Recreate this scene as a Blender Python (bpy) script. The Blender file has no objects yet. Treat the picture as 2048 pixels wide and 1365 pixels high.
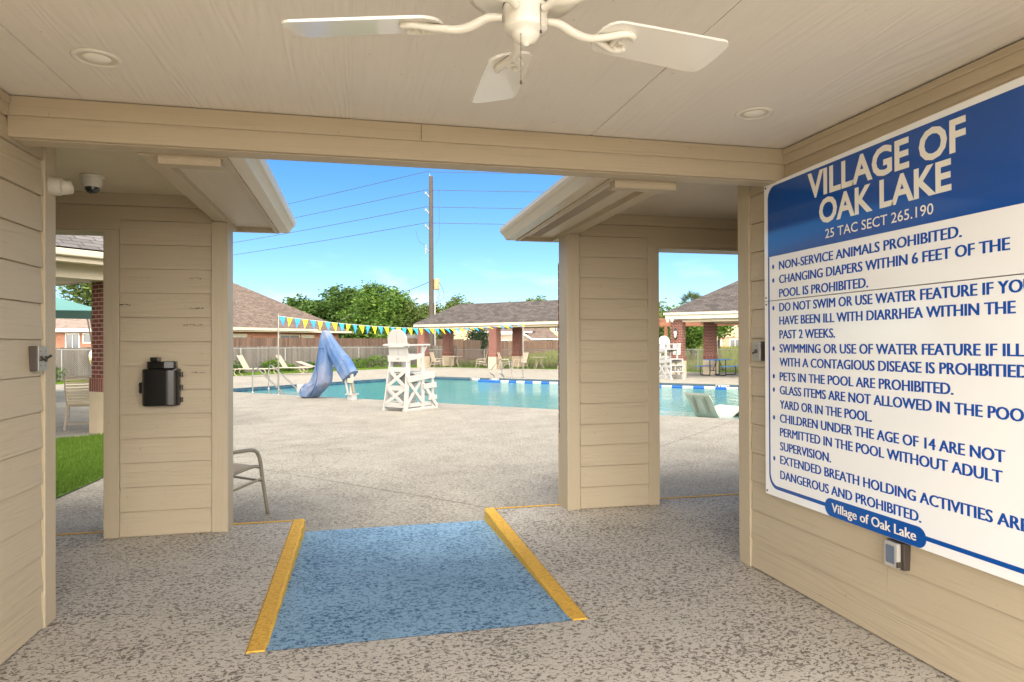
import bpy, bmesh, math, random
import numpy as np
from mathutils import Vector, Matrix
from mathutils.geometry import tessellate_polygon

random.seed(7)
sc = bpy.context.scene
COL = sc.collection
R = math.radians
PI = math.pi

# ------------------------------------------------------------------ camera
cam_d = bpy.data.cameras.new('camera'); cam = bpy.data.objects.new('camera', cam_d); COL.objects.link(cam)
cam_d.sensor_width = 36.0; cam_d.lens = 1344.47 / 2048 * 36
cam_d.clip_start = 0.05; cam_d.clip_end = 3000
_y, _p, _r = .2271, .0056, .0038
_Rt = Vector((math.cos(_y), -math.sin(_y), 0)); _F = Vector((math.sin(_y)*math.cos(_p), math.cos(_y)*math.cos(_p), math.sin(_p)))
_U = _Rt.cross(_F)
_R2 = _Rt*math.cos(_r) - _U*math.sin(_r); _U2 = _Rt*math.sin(_r) + _U*math.cos(_r)
m = Matrix((_R2, _U2, -_F)).transposed().to_4x4(); m.translation = (0, 0, 1.4)
cam.matrix_world = m
sc.camera = cam

# ------------------------------------------------------------------ light
SUN_EL, SUN_AZ = 60.0, 200.0          # azimuth: compass angle from +Y, clockwise, of the place the sun stands
w = bpy.data.worlds.new('World'); sc.world = w; w.use_nodes = True
nt = w.node_tree; bg = nt.nodes['Background']
sky = nt.nodes.new('ShaderNodeTexSky'); sky.sky_type = 'NISHITA'; sky.sun_disc = False
sky.sun_elevation = R(SUN_EL); sky.sun_rotation = R(SUN_AZ); sky.air_density = 1.0; sky.dust_density = 0.1; sky.ozone_density = 2.0
hs = nt.nodes.new('ShaderNodeHueSaturation'); hs.inputs['Saturation'].default_value = 1.12; hs.inputs['Value'].default_value = .45
nt.links.new(sky.outputs[0], hs.inputs['Color'])
# a few thin clouds low over the horizon
tc = nt.nodes.new('ShaderNodeTexCoord'); mp = nt.nodes.new('ShaderNodeMapping'); mp.inputs['Scale'].default_value = (1, 1, 2.6)
cn = nt.nodes.new('ShaderNodeTexNoise'); cn.inputs['Scale'].default_value = 9.0; cn.inputs['Detail'].default_value = 5
cr = nt.nodes.new('ShaderNodeValToRGB'); cr.color_ramp.elements[0].position = .56; cr.color_ramp.elements[1].position = .74
sx = nt.nodes.new('ShaderNodeSeparateXYZ'); hr = nt.nodes.new('ShaderNodeMapRange')
hr.inputs[1].default_value = .03; hr.inputs[2].default_value = .15; hr.inputs[3].default_value = .5; hr.inputs[4].default_value = 0
mu = nt.nodes.new('ShaderNodeMath'); mu.operation = 'MULTIPLY'
mxc = nt.nodes.new('ShaderNodeMixRGB'); mxc.inputs[2].default_value = (3.6, 3.75, 4.0, 1)
L = nt.links.new
L(tc.outputs['Generated'], mp.inputs[0]); L(mp.outputs[0], cn.inputs['Vector']); L(cn.outputs[0], cr.inputs[0])
L(tc.outputs['Generated'], sx.inputs[0]); L(sx.outputs[2], hr.inputs[0]); L(cr.outputs[0], mu.inputs[0]); L(hr.outputs[0], mu.inputs[1])
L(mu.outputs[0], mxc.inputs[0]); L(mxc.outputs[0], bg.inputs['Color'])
# deeper blue away from the horizon, and an unseen bright cloud deck overhead and behind, added to fill the breezeway
el = nt.nodes.new('ShaderNodeValToRGB'); e_ = el.color_ramp.elements
e_[0].position = 0.0; e_[0].color = (.68, .80, .96, 1); e_[1].position = .30; e_[1].color = (.40, .75, 1.0, 1)
L(sx.outputs[2], el.inputs[0])
tint = nt.nodes.new('ShaderNodeMixRGB'); tint.blend_type = 'MULTIPLY'; tint.inputs[0].default_value = 1
L(hs.outputs[0], tint.inputs[1]); L(el.outputs[0], tint.inputs[2])
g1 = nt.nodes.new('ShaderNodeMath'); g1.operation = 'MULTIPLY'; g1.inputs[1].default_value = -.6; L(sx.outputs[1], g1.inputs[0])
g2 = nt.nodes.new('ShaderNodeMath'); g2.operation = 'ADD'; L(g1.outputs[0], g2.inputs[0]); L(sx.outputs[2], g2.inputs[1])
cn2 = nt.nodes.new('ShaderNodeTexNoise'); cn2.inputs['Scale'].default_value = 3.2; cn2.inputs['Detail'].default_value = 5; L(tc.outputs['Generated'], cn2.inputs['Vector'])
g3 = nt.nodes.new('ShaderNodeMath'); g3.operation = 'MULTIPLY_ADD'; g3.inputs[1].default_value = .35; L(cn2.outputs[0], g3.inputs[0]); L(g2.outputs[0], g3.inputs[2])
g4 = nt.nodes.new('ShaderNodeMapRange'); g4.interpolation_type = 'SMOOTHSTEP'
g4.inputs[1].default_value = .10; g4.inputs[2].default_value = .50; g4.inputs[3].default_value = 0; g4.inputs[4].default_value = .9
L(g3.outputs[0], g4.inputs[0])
fill_cloud = nt.nodes.new('ShaderNodeMixRGB'); fill_cloud.inputs[2].default_value = (8.0, 7.4, 6.6, 1)
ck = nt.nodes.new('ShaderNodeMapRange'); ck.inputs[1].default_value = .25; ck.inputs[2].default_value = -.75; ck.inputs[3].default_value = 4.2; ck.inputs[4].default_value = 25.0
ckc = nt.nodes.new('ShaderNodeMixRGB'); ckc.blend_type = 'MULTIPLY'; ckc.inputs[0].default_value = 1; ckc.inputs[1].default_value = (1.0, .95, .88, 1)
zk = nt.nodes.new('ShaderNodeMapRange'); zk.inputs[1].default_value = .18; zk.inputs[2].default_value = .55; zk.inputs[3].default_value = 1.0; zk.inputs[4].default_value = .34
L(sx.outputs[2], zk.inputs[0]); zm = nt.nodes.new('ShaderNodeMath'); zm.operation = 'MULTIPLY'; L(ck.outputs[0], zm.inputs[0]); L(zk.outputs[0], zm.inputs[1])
L(sx.outputs[1], ck.inputs[0]); L(zm.outputs[0], ckc.inputs[2]); L(ckc.outputs[0], fill_cloud.inputs[2])
L(g4.outputs[0], fill_cloud.inputs[0]); L(tint.outputs[0], fill_cloud.inputs[1]); L(fill_cloud.outputs[0], mxc.inputs[1])
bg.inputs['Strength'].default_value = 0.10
sd = bpy.data.lights.new('sun', 'SUN'); sd.energy = .75; sd.angle = R(30); sd.color = (1.0, .93, .82)
so = bpy.data.objects.new('sun', sd); COL.objects.link(so)
_az = R(SUN_AZ); _el = R(SUN_EL)
to_sun = Vector((math.sin(_az)*math.cos(_el), math.cos(_az)*math.cos(_el), math.sin(_el)))
so.rotation_euler = to_sun.to_track_quat('Z', 'Y').to_euler(); so.location = (0, 0, 60)
sc.view_settings.view_transform = 'Standard'; sc.view_settings.look = 'None'
sc.view_settings.exposure = 2.28; sc.view_settings.gamma = 1
sc.cycles.use_denoising = True
sc.cycles.max_bounces = 12; sc.cycles.diffuse_bounces = 8; sc.cycles.glossy_bounces = 4; sc.cycles.transparent_max_bounces = 16
sc.cycles.sample_clamp_indirect = 8
sc.cycles.caustics_reflective = False; sc.cycles.caustics_refractive = False

# ------------------------------------------------------------------ mesh helpers
class MB:
    def __init__(s): s.v = []; s.f = []; s.sm = []; s.uv = {}
    def add(s, vs, fs, smooth=False, uvs=None):
        o = len(s.v); s.v += [tuple(v) for v in vs]
        for i, f in enumerate(fs):
            if uvs is not None: s.uv[len(s.f)] = uvs[i]
            s.f.append(tuple(o + k for k in f)); s.sm.append(smooth)
        return s
    def box(s, x0, x1, y0, y1, z0, z1, M=None):
        vs = [Vector((x, y, z)) for z in (z0, z1) for y in (y0, y1) for x in (x0, x1)]
        if M is not None: vs = [M @ v for v in vs]
        return s.add(vs, [(0, 2, 3, 1), (4, 5, 7, 6), (0, 1, 5, 4), (2, 6, 7, 3), (0, 4, 6, 2), (1, 3, 7, 5)])
    def bar(s, p, q, w, h, up=(0, 0, 1)):
        p = Vector(p); q = Vector(q); d = (q - p).normalized(); up = Vector(up)
        if abs(d.dot(up)) > .98: up = Vector((0, 1, 0))
        sd_ = d.cross(up).normalized(); u = sd_.cross(d)
        vs = [c + sd_*a*w/2 + u*b*h/2 for c in (p, q) for a, b in ((-1, -1), (1, -1), (1, 1), (-1, 1))]
        return s.add(vs, [(3, 2, 1, 0), (4, 5, 6, 7), (0, 1, 5, 4), (1, 2, 6, 5), (2, 3, 7, 6), (3, 0, 4, 7)])
    def tube(s, pts, r, n=8, smooth=True, ry=None, up=None):
        pts = [Vector(p) for p in pts]; N = len(pts); rs = r if isinstance(r, (list, tuple)) else [r]*N
        rys = rs if ry is None else (ry if isinstance(ry, (list, tuple)) else [ry]*N)
        vs = []; prev = Vector(up) if up else None
        for i, p in enumerate(pts):
            d = (pts[min(i+1, N-1)] - pts[max(i-1, 0)]).normalized()
            if prev is None:
                prev = Vector((0, 0, 1)) if abs(d.z) < .9 else Vector((1, 0, 0))
            a = (prev - d*prev.dot(d)).normalized(); b = d.cross(a)
            if not up: prev = a
            for k in range(n):
                t = 2*PI*k/n; vs.append(p + a*math.cos(t)*rs[i] + b*math.sin(t)*rys[i])
        fs = [(i*n+k, i*n+(k+1) % n, (i+1)*n+(k+1) % n, (i+1)*n+k) for i in range(N-1) for k in range(n)]
        s.add(vs, fs, smooth)
        s.add([vs[k] for k in range(n)], [tuple(reversed(range(n)))]); s.add([vs[(N-1)*n+k] for k in range(n)], [tuple(range(n))])
        return s
    def lathe(s, prof, n=24, M=None, smooth=True, caps=True):
        vs = [Vector((r*math.cos(2*PI*k/n), r*math.sin(2*PI*k/n), z)) for r, z in prof for k in range(n)]
        if M is not None: vs = [M @ v for v in vs]
        s.add(vs, [(i*n+k, i*n+(k+1) % n, (i+1)*n+(k+1) % n, (i+1)*n+k) for i in range(len(prof)-1) for k in range(n)], smooth)
        if caps:
            if prof[0][0] > 1e-4: s.add(vs[:n], [tuple(reversed(range(n)))])
            if prof[-1][0] > 1e-4: s.add(vs[-n:], [tuple(range(n))])
        return s
    def prism(s, poly, z0, z1, M=None):
        n = len(poly); vs = [Vector((x, y, z0)) for x, y in poly] + [Vector((x, y, z1)) for x, y in poly]
        if M is not None: vs = [M @ v for v in vs]
        return s.add(vs, [tuple(reversed(range(n))), tuple(range(n, 2*n))] + [(i, (i+1) % n, n+(i+1) % n, n+i) for i in range(n)])
    def quad(s, a, b, c, d, uvs=None):
        return s.add([a, b, c, d], [(0, 1, 2, 3)], uvs=[uvs] if uvs else None)
    def poly(s, pts, uvs=None):
        return s.add(pts, [tuple(range(len(pts)))], uvs=[uvs] if uvs else None)
    def build(s, name, mat, parent=None, origin=None, bevel=0, recalc=True):
        v = s.v
        if origin is not None:
            ox, oy, oz = origin; v = [(a-ox, b-oy, c-oz) for a, b, c in v]
        me = bpy.data.meshes.new(name); me.from_pydata(v, [], s.f); me.update()
        me.polygons.foreach_set('use_smooth', s.sm)
        if s.uv:
            ul = me.uv_layers.new(name='UVMap')
            for fi, u in s.uv.items():
                p = me.polygons[fi]
                for k, li in enumerate(p.loop_indices): ul.data[li].uv = u[k]
        if recalc:
            bm = bmesh.new(); bm.from_mesh(me); bmesh.ops.recalc_face_normals(bm, faces=bm.faces); bm.to_mesh(me); bm.free()
        if mat: me.materials.append(mat)
        o = bpy.data.objects.new(name, me); COL.objects.link(o)
        if parent: o.parent = parent
        elif origin is not None: o.location = origin
        if bevel:
            b = o.modifiers.new('bevel', 'BEVEL'); b.width = bevel; b.segments = 2; b.limit_method = 'ANGLE'; b.angle_limit = R(40)
        return o

def tag(o, label=None, cat=None, group=None, kind=None):
    if label: o['label'] = label
    if cat: o['category'] = cat
    if group: o['group'] = group
    if kind: o['kind'] = kind
    return o
def thing(name, label, cat, loc=(0, 0, 0), rz=0, group=None):
    o = bpy.data.objects.new(name, None); COL.objects.link(o); o.empty_display_size = .2
    o.location = loc; o.rotation_euler = (0, 0, rz)
    return tag(o, label, cat, group)
def struct(o): o['kind'] = 'structure'; return o
def dup(root, loc, rz, label=None, name=None):
    r = root.copy(); COL.objects.link(r); r.location = loc; r.rotation_euler = (0, 0, rz)
    if label: r['label'] = label
    for ch in list(root.children):
        c = ch.copy(); COL.objects.link(c); c.parent = r
        for g in list(ch.children):
            d = g.copy(); COL.objects.link(d); d.parent = c
    return r
def arc(cx, cz, r, a0, a1, n, y=0):
    return [(cx + r*math.cos(R(a0+(a1-a0)*i/n)), y, cz + r*math.sin(R(a0+(a1-a0)*i/n))) for i in range(n+1)]
def smooth_path(pts, n=6):
    P_ = [Vector(p) for p in pts]; out = []
    for i in range(len(P_)-1):
        p0 = P_[max(i-1, 0)]; p1 = P_[i]; p2 = P_[i+1]; p3 = P_[min(i+2, len(P_)-1)]
        for k in range(n):
            t = k/n
            out.append(.5*((2*p1)+(-p0+p2)*t+(2*p0-5*p1+4*p2-p3)*t*t+(-p0+3*p1-3*p2+p3)*t**3))
    out.append(P_[-1]); return out

# ------------------------------------------------------------------ materials
class NM:
    def __init__(s, name):
        s.m = bpy.data.materials.new(name); s.m.use_nodes = True; s.nt = s.m.node_tree
        s.b = s.nt.nodes['Principled BSDF']; s.out = s.nt.nodes['Material Output']
    def n(s, t, **kw):
        nd = s.nt.nodes.new(t)
        for k, v in kw.items():
            if k in nd.inputs: nd.inputs[k].default_value = v
            else: setattr(nd, k, v)
        return nd
    def l(s, a, b): s.nt.links.new(a, b)
    def coord(s, scale=(1, 1, 1), kind='Object'):
        t = s.n('ShaderNodeTexCoord'); mp = s.n('ShaderNodeMapping'); mp.inputs['Scale'].default_value = scale
        s.l(t.outputs[kind], mp.inputs[0]); return mp.outputs[0]
    def noise(s, vec, scale, detail=2, rough=.5, dist=0):
        nd = s.n('ShaderNodeTexNoise'); nd.inputs['Scale'].default_value = scale; nd.inputs['Detail'].default_value = detail
        nd.inputs['Roughness'].default_value = rough; nd.inputs['Distortion'].default_value = dist
        if vec is not None: s.l(vec, nd.inputs['Vector'])
        return nd.outputs[0]
    def ramp(s, fac, stops, interp='LINEAR'):
        nd = s.n('ShaderNodeValToRGB'); cr_ = nd.color_ramp; cr_.interpolation = interp
        while len(cr_.elements) < len(stops): cr_.elements.new(.5)
        for e, (p, c) in zip(cr_.elements, stops):
            e.position = p; e.color = (*c, 1) if isinstance(c, tuple) else (c, c, c, 1)
        s.l(fac, nd.inputs[0]); return nd.outputs[0]
    def mix(s, fac, a, b, mode='MIX'):
        nd = s.n('ShaderNodeMixRGB', blend_type=mode)
        for i, x in ((0, fac), (1, a), (2, b)):
            if isinstance(x, (int, float)): nd.inputs[i].default_value = x if i == 0 else (x, x, x, 1)
            elif isinstance(x, tuple): nd.inputs[i].default_value = (*x, 1)
            else: s.l(x, nd.inputs[i])
        return nd.outputs[0]
    def math(s, op, a, b=None):
        nd = s.n('ShaderNodeMath', operation=op)
        for i, x in ((0, a), (1, b)):
            if x is None: continue
            if isinstance(x, (int, float)): nd.inputs[i].default_value = x
            else: s.l(x, nd.inputs[i])
        return nd.outputs[0]
    def bump(s, h, strength=.3, dist=.01):
        nd = s.n('ShaderNodeBump'); nd.inputs['Strength'].default_value = strength; nd.inputs['Distance'].default_value = dist
        s.l(h, nd.inputs['Height']); s.l(nd.outputs[0], s.b.inputs['Normal']); return nd
    def col(s, c):
        if isinstance(c, tuple): s.b.inputs['Base Color'].default_value = (*c, 1)
        else: s.l(c, s.b.inputs['Base Color'])
    def set(s, **kw):
        for k, v in kw.items(): s.b.inputs[k.replace('_', ' ')].default_value = v
        return s

def plain(name, c, rough=.5, metal=0, var=.06, scale=6, bump=0, coat=0, bscale=60):
    M = NM(name); v = M.coord()
    nz = M.noise(v, scale, 4, .6)
    M.col(M.mix(nz, tuple(x*(1-var) for x in c), tuple(min(1, x*(1+var)) for x in c)))
    M.set(Roughness=rough, Metallic=metal)
    if coat: M.b.inputs['Coat Weight'].default_value = coat; M.b.inputs['Coat Roughness'].default_value = .08
    if bump: M.bump(M.noise(v, bscale, 3, .6), bump, .004)
    return M.m

def grain_paint(name, c, axis, strength=.35, rough=.55, figure=True, fine=85, streak=.55):
    """painted fibre-cement board with embossed cedar grain running along one axis"""
    M = NM(name)
    sc1 = {'h': (1.6, 1.6, fine), 'y': (fine, 1.3, fine), 'z': (fine, fine, 1.6)}[axis]
    v = M.coord(sc1); g1 = M.noise(v, 1.0, 3, .6, .15)
    sc2 = {'h': (.5, .5, 7), 'y': (5, .45, 5), 'z': (7, 7, .5)}[axis]
    v2 = M.coord(sc2); n2 = M.noise(v2, 1.0, 2, .45, .2)
    rings = M.math('SINE', M.math('MULTIPLY', n2, 75.0))
    msk = M.ramp(M.noise(M.coord({'h': (.7, .7, 5), 'y': (2.2, .5, 2), 'z': (5, 5, .7)}[axis]), 1.0, 1), [(.46, 0.0), (.58, 1.0)])
    fig = M.math('MULTIPLY', rings, M.math('MULTIPLY', msk, .35 if figure else .1))
    h = M.math('ADD', g1, fig)
    big = M.noise(M.coord(), 1.7, 5, .62)
    base = M.mix(big, tuple(x*.93 for x in c), tuple(x*1.05 for x in c))
    base = M.mix(M.ramp(g1, [(.30, streak), (.46, 0.0)]), base, tuple(x*.80 for x in c))
    spk = M.noise(M.coord(), 48, 2, .5)
    base = M.mix(M.ramp(spk, [(.73, 0.0), (.77, .6)]), base, tuple(x*.45 for x in c))
    M.col(base); M.set(Roughness=rough); M.bump(h, strength, .003)
    return M.m

PAINT = (.475, .392, .272)
siding_m = grain_paint('siding_paint', PAINT, 'h', .65)
trim_h = grain_paint('trim_paint', tuple(x*.98 for x in PAINT), 'h', .35, figure=False)
trim_v = grain_paint('trim_paint_upright', tuple(x*.98 for x in PAINT), 'z', .3, figure=False)
trim_y = grain_paint('trim_paint_deep', tuple(x*1.0 for x in PAINT), 'y', .3, figure=False)
ceil_m = grain_paint('ceiling_paint', (.755, .705, .63), 'y', .62, fine=60, streak=.22)
soffit_m = grain_paint('soffit_paint', (.58, .50, .385), 'y', .3, fine=65)

def deck_mat(name, base, pit, amt=1.0, sc_=1.0, rough=.75):
    M = NM(name); v = M.coord((sc_, sc_*1.3, sc_))
    n1 = M.noise(v, 42, 3.4, .64, .9)
    worm = M.ramp(n1, [(.405, 1.0), (.445, 0.0)])
    dens = M.math('MULTIPLY', M.math('SUBTRACT', M.noise(M.coord(), 2.4, 3), .5), .16)
    worm = M.ramp(M.math('ADD', n1, dens), [(.425, 1.0), (.465, 0.0)])
    pits = worm
    big = M.noise(M.coord(), .9, 5, .65)
    b = M.mix(big, tuple(x*.78 for x in base), tuple(x*1.12 for x in base))
    b = M.mix(M.noise(M.coord(), 14, 3, .6), b, tuple(x*.9 for x in base))
    stain = M.ramp(M.noise(M.coord(), .35, 4, .7), [(.48, 0.0), (.66, .5)])
    b = M.mix(stain, b, tuple(x*.68 for x in base))
    M.col(M.mix(M.math('MULTIPLY', pits, amt), b, pit)); M.set(Roughness=rough)
    M.bump(M.math('SUBTRACT', M.math('MULTIPLY', M.noise(v, 40, 3), .3), pits), .7, .005)
    return M.m
floor_m = deck_mat('breezeway_coating', (.60, .555, .485), (.175, .15, .12))
deck_m = deck_mat('pool_deck_coating', (.425, .39, .325), (.17, .142, .105), .9)
ramp_m = deck_mat('blue_ramp_paint', (.29, .49, .69), (.05, .13, .26), 1.0)
yellow_m = deck_mat('yellow_kerb_paint', (.92, .54, .07), (.50, .25, .035), .5, 1.2)
joint_m = plain('deck_joint_dark', (.10, .085, .065), .9)

def brick_mat(name, c1, c2, mortar, bw=.2, bh=.073, vertical=False):
    M = NM(name); t = M.n('ShaderNodeTexCoord'); sp = M.n('ShaderNodeSeparateXYZ'); M.l(t.outputs['Object'], sp.inputs[0])
    s_ = M.math('ADD', sp.outputs[0], sp.outputs[1]); cb = M.n('ShaderNodeCombineXYZ')
    M.l(s_, cb.inputs[0]); M.l(sp.outputs[2], cb.inputs[1])
    if vertical: M.l(s_, cb.inputs[1]); M.l(sp.outputs[2], cb.inputs[0])
    br = M.n('ShaderNodeTexBrick'); br.inputs['Scale'].default_value = 1; br.inputs['Brick Width'].default_value = bw; br.inputs['Row Height'].default_value = bh
    br.inputs['Mortar Size'].default_value = .007; br.inputs['Mortar Smooth'].default_value = .1; br.offset = 0 if vertical else .5
    br.inputs['Color1'].default_value = (*c1, 1); br.inputs['Color2'].default_value = (*c2, 1); br.inputs['Mortar'].default_value = (*mortar, 1)
    M.l(cb.outputs[0], br.inputs['Vector'])
    nz = M.noise(M.coord(), 18, 4, .65)
    M.col(M.mix(.45, br.outputs['Color'], M.ramp(nz, [(.25, .45), (.75, 1.3)]), 'MULTIPLY')); M.set(Roughness=.85)
    M.bump(M.math('ADD', M.math('MULTIPLY', br.outputs['Fac'], -1.0), M.math('MULTIPLY', nz, .3)), .6, .008)
    return M.m
RED1, RED2, MORT = (.19, .040, .027), (.12, .023, .016), (.40, .32, .25)
brick_m = brick_mat('red_brick', RED1, RED2, MORT)
soldier_m = brick_mat('red_brick_soldier', (.20, .04, .028), (.15, .03, .022), MORT, .24, .073, True)
orange_brick = brick_mat('orange_brick', (.42, .15, .075), (.30, .10, .055), (.42, .33, .25))
pale_brick = brick_mat('pale_brick', (.46, .35, .27), (.34, .25, .19), (.52, .46, .38))
stone_m = plain('limestone', (.52, .42, .29), .85, var=.18, scale=4, bump=.4)

def shingle_mat(name, c, var=.35):
    M = NM(name); v = M.coord((1, 1, 1), 'UV'); br = M.n('ShaderNodeTexBrick')
    br.inputs['Scale'].default_value = 1; br.inputs['Brick Width'].default_value = .30; br.inputs['Row Height'].default_value = .145
    br.inputs['Mortar Size'].default_value = .012; br.inputs['Mortar Smooth'].default_value = .3; br.offset = .37
    br.inputs['Color1'].default_value = (*[x*(1+var) for x in c], 1); br.inputs['Color2'].default_value = (*[x*(1-var) for x in c], 1)
    br.inputs['Mortar'].default_value = (*[x*.35 for x in c], 1); M.l(v, br.inputs['Vector'])
    nz = M.noise(v, 2.2, 5, .7); M.col(M.mix(.5, br.outputs['Color'], M.ramp(nz, [(.2, .6), (.8, 1.3)]), 'MULTIPLY'))
    M.set(Roughness=.92); M.bump(M.math('MULTIPLY', br.outputs['Fac'], -1.0), .6, .012)
    return M.m
grey_shingle = shingle_mat('grey_shingles', (.082, .069, .063))
light_shingle = shingle_mat('light_grey_shingles', (.15, .138, .133), .3)
brown_shingle = shingle_mat('brown_shingles', (.155, .113, .09), .3)

def planks_mat(name, c1, c2):
    M = NM(name); g = M.n('ShaderNodeNewGeometry'); v = M.coord((14, 14, 1.1)); nz = M.noise(v, 1.4, 4, .65)
    b = M.mix(g.outputs['Random Per Island'], c1, c2); M.col(M.mix(.75, b, M.ramp(nz, [(.25, .45), (.75, 1.35)]), 'MULTIPLY'))
    M.set(Roughness=.9); M.bump(nz, .4, .01); return M.m
fence_grey = planks_mat('weathered_grey_wood', (.11, .09, .07), (.20, .17, .135))
fence_brown = planks_mat('brown_stained_wood', (.10, .06, .04), (.17, .105, .07))
fence_tan = planks_mat('tan_wood', (.20, .115, .06), (.30, .185, .10))
pergola_m = plain('cedar_stain', (.36, .16, .09), .8, var=.15)

def leaf_mat(name, dark, light, trans=.35):
    M = NM(name); g = M.n('ShaderNodeNewGeometry'); c = M.ramp(g.outputs['Random Per Island'], [(0.0, dark), (.65, tuple((a+b)/2 for a, b in zip(dark, light))), (1.0, light)])
    M.col(c); M.set(Roughness=.6); M.b.inputs['Specular IOR Level'].default_value = .25
    tr = M.n('ShaderNodeBsdfTranslucent'); M.l(c, tr.inputs[0]); mx = M.n('ShaderNodeMixShader'); mx.inputs[0].default_value = trans
    M.l(M.b.outputs[0], mx.inputs[1]); M.l(tr.outputs[0], mx.inputs[2]); M.l(mx.outputs[0], M.out.inputs[0]); return M.m
leaf_a = leaf_mat('leaves_deep_green', (.035, .08, .016), (.12, .20, .04))
leaf_b = leaf_mat('leaves_mid_green', (.05, .115, .018), (.19, .30, .05))
leaf_c = leaf_mat('leaves_olive', (.06, .10, .022), (.20, .25, .065))
leaf_d = leaf_mat('leaves_cedar', (.02, .045, .02), (.05, .085, .035))
leaf_palm = leaf_mat('palm_fronds', (.05, .085, .03), (.14, .17, .06))
grass_m = leaf_mat('lawn_blades', (.10, .19, .02), (.26, .39, .06), .4)
field_m = leaf_mat('tall_field_grass', (.14, .19, .035), (.36, .36, .11), .4)
bark_m = plain('bark', (.11, .085, .065), .9, var=.3, scale=20, bump=.8)

def ground_mat(name, c1, c2, sc_=1.5):
    M = NM(name); nz = M.noise(M.coord(), sc_, 6, .7); M.col(M.mix(nz, c1, c2)); M.set(Roughness=.95); M.bump(M.noise(M.coord(), 30, 3), .6, .03); return M.m
ground_m = ground_mat('field_ground', (.075, .10, .02), (.17, .17, .05))
lawn_m = ground_mat('lawn_ground', (.06, .12, .012), (.12, .21, .025), 4)

white_poly = plain('white_poly_lumber', (.47, .458, .43), .5, var=.06)
fan_m = plain('fan_enamel', (.68, .645, .56), .28, var=.05, scale=9, coat=.35)
blade_m = plain('fan_blade_enamel', (.70, .68, .63), .2, var=.04, scale=4, coat=.6)
cream_m = plain('cream_paint', (.56, .485, .35), .5)
fascia_m = plain('cream_metal', (.56, .49, .37), .4, var=.05, coat=.1)
tanmetal = plain('beige_powder_coat', (.46, .38, .29), .4)
bronze_m = plain('bronze_powder_coat', (.16, .13, .10), .35)
sling_m = plain('beige_sling_fabric', (.46, .38, .29), .8, var=.08, scale=20)
strap_m = plain('beige_vinyl_strap', (.60, .50, .33), .45)
steel_m = plain('stainless_steel', (.40, .38, .34), .22, 1.0, .05)
galv_m = plain('galvanised_steel', (.34, .33, .31), .5, .4, .1)
black_m = plain('black_plastic', (.012, .011, .010), .16, var=.2, coat=.5)
darkbrown_m = plain('dark_bronze_box', (.055, .042, .034), .45)
plate_m = plain('grey_faceplate', (.36, .34, .30), .4, .3)
knob_m = plain('dark_switch', (.04, .035, .03), .35)
white_m = plain('white_plastic', (.74, .70, .62), .4)
cam_m = plain('camera_housing', (.50, .46, .38), .45)
dome_m = plain('smoked_dome', (.012, .012, .012), .06, coat=1)
lens_m = plain('lens_black', (.02, .02, .02), .1)
clear_m = plain('clear_weather_cover', (.42, .40, .36), .15, var=.2)
bulb_m = plain('frosted_bulb', (.82, .78, .70), .3)
tealsail = plain('teal_shade_cloth', (.105, .25, .235), .8, var=.08)
rope_m = plain('yellow_rope', (.55, .42, .12), .8)
blueplastic = plain('blue_coated_mesh', (.02, .22, .64), .4)
blackpipe = plain('black_pipe', (.02, .02, .02), .4)
flag_blue = plain('blue_pennant', (.015, .30, .78), .5)
flag_yel = plain('yellow_pennant', (.86, .66, .01), .5)
float_blue = plain('blue_float', (.01, .13, .55), .4)
pole_m = plain('creosote_pole', (.075, .058, .045), .9, var=.25, scale=3, bump=.5)
rust_m = plain('rusty_transformer', (.44, .27, .12), .7, var=.4, scale=2)
wire_m = plain('wire_black', (.06, .06, .07), .6)
glass_m = plain('window_glass', (.035, .04, .042), .08, var=.3, coat=.5)
greenglass = plain('green_window_glass', (.06, .10, .085), .1, var=.3, coat=.5)
blind_m = plain('window_blind', (.42, .42, .34), .6)
tansiding = brick_mat('tan_lap_siding', (.60, .47, .29), (.57, .45, .27), (.36, .27, .16), 20, .2)
tanstucco = plain('tan_stucco', (.50, .38, .25), .85)
tile_m = brick_mat('waterline_tile', (.010, .05, .11), (.03, .11, .16), (.07, .11, .13), .16, .16)
plaster_m = plain('pool_plaster', (.22, .46, .455), .7, var=.12, scale=1.2)
ledge_m = plain('pale_ledge_plaster', (.50, .52, .46), .7, var=.06)
sign_white = plain('sign_white', (.87, .87, .86), .10, var=.015, scale=1, coat=.6)
sign_blue = plain('sign_blue', (.0, .068, .33), .10, var=.03, scale=1, coat=.6)
sign_blue2 = plain('sign_blue_text', (.006, .075, .37), .22, var=.02, scale=1)
sign_letter = plain('sign_white_letter', (.82, .79, .70), .22, var=.02, scale=1)
seat_grey = plain('grey_poly_lounger', (.50, .50, .43), .45)
slot_m = plain('soffit_vent_holes', (.30, .235, .165), .8)

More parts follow.
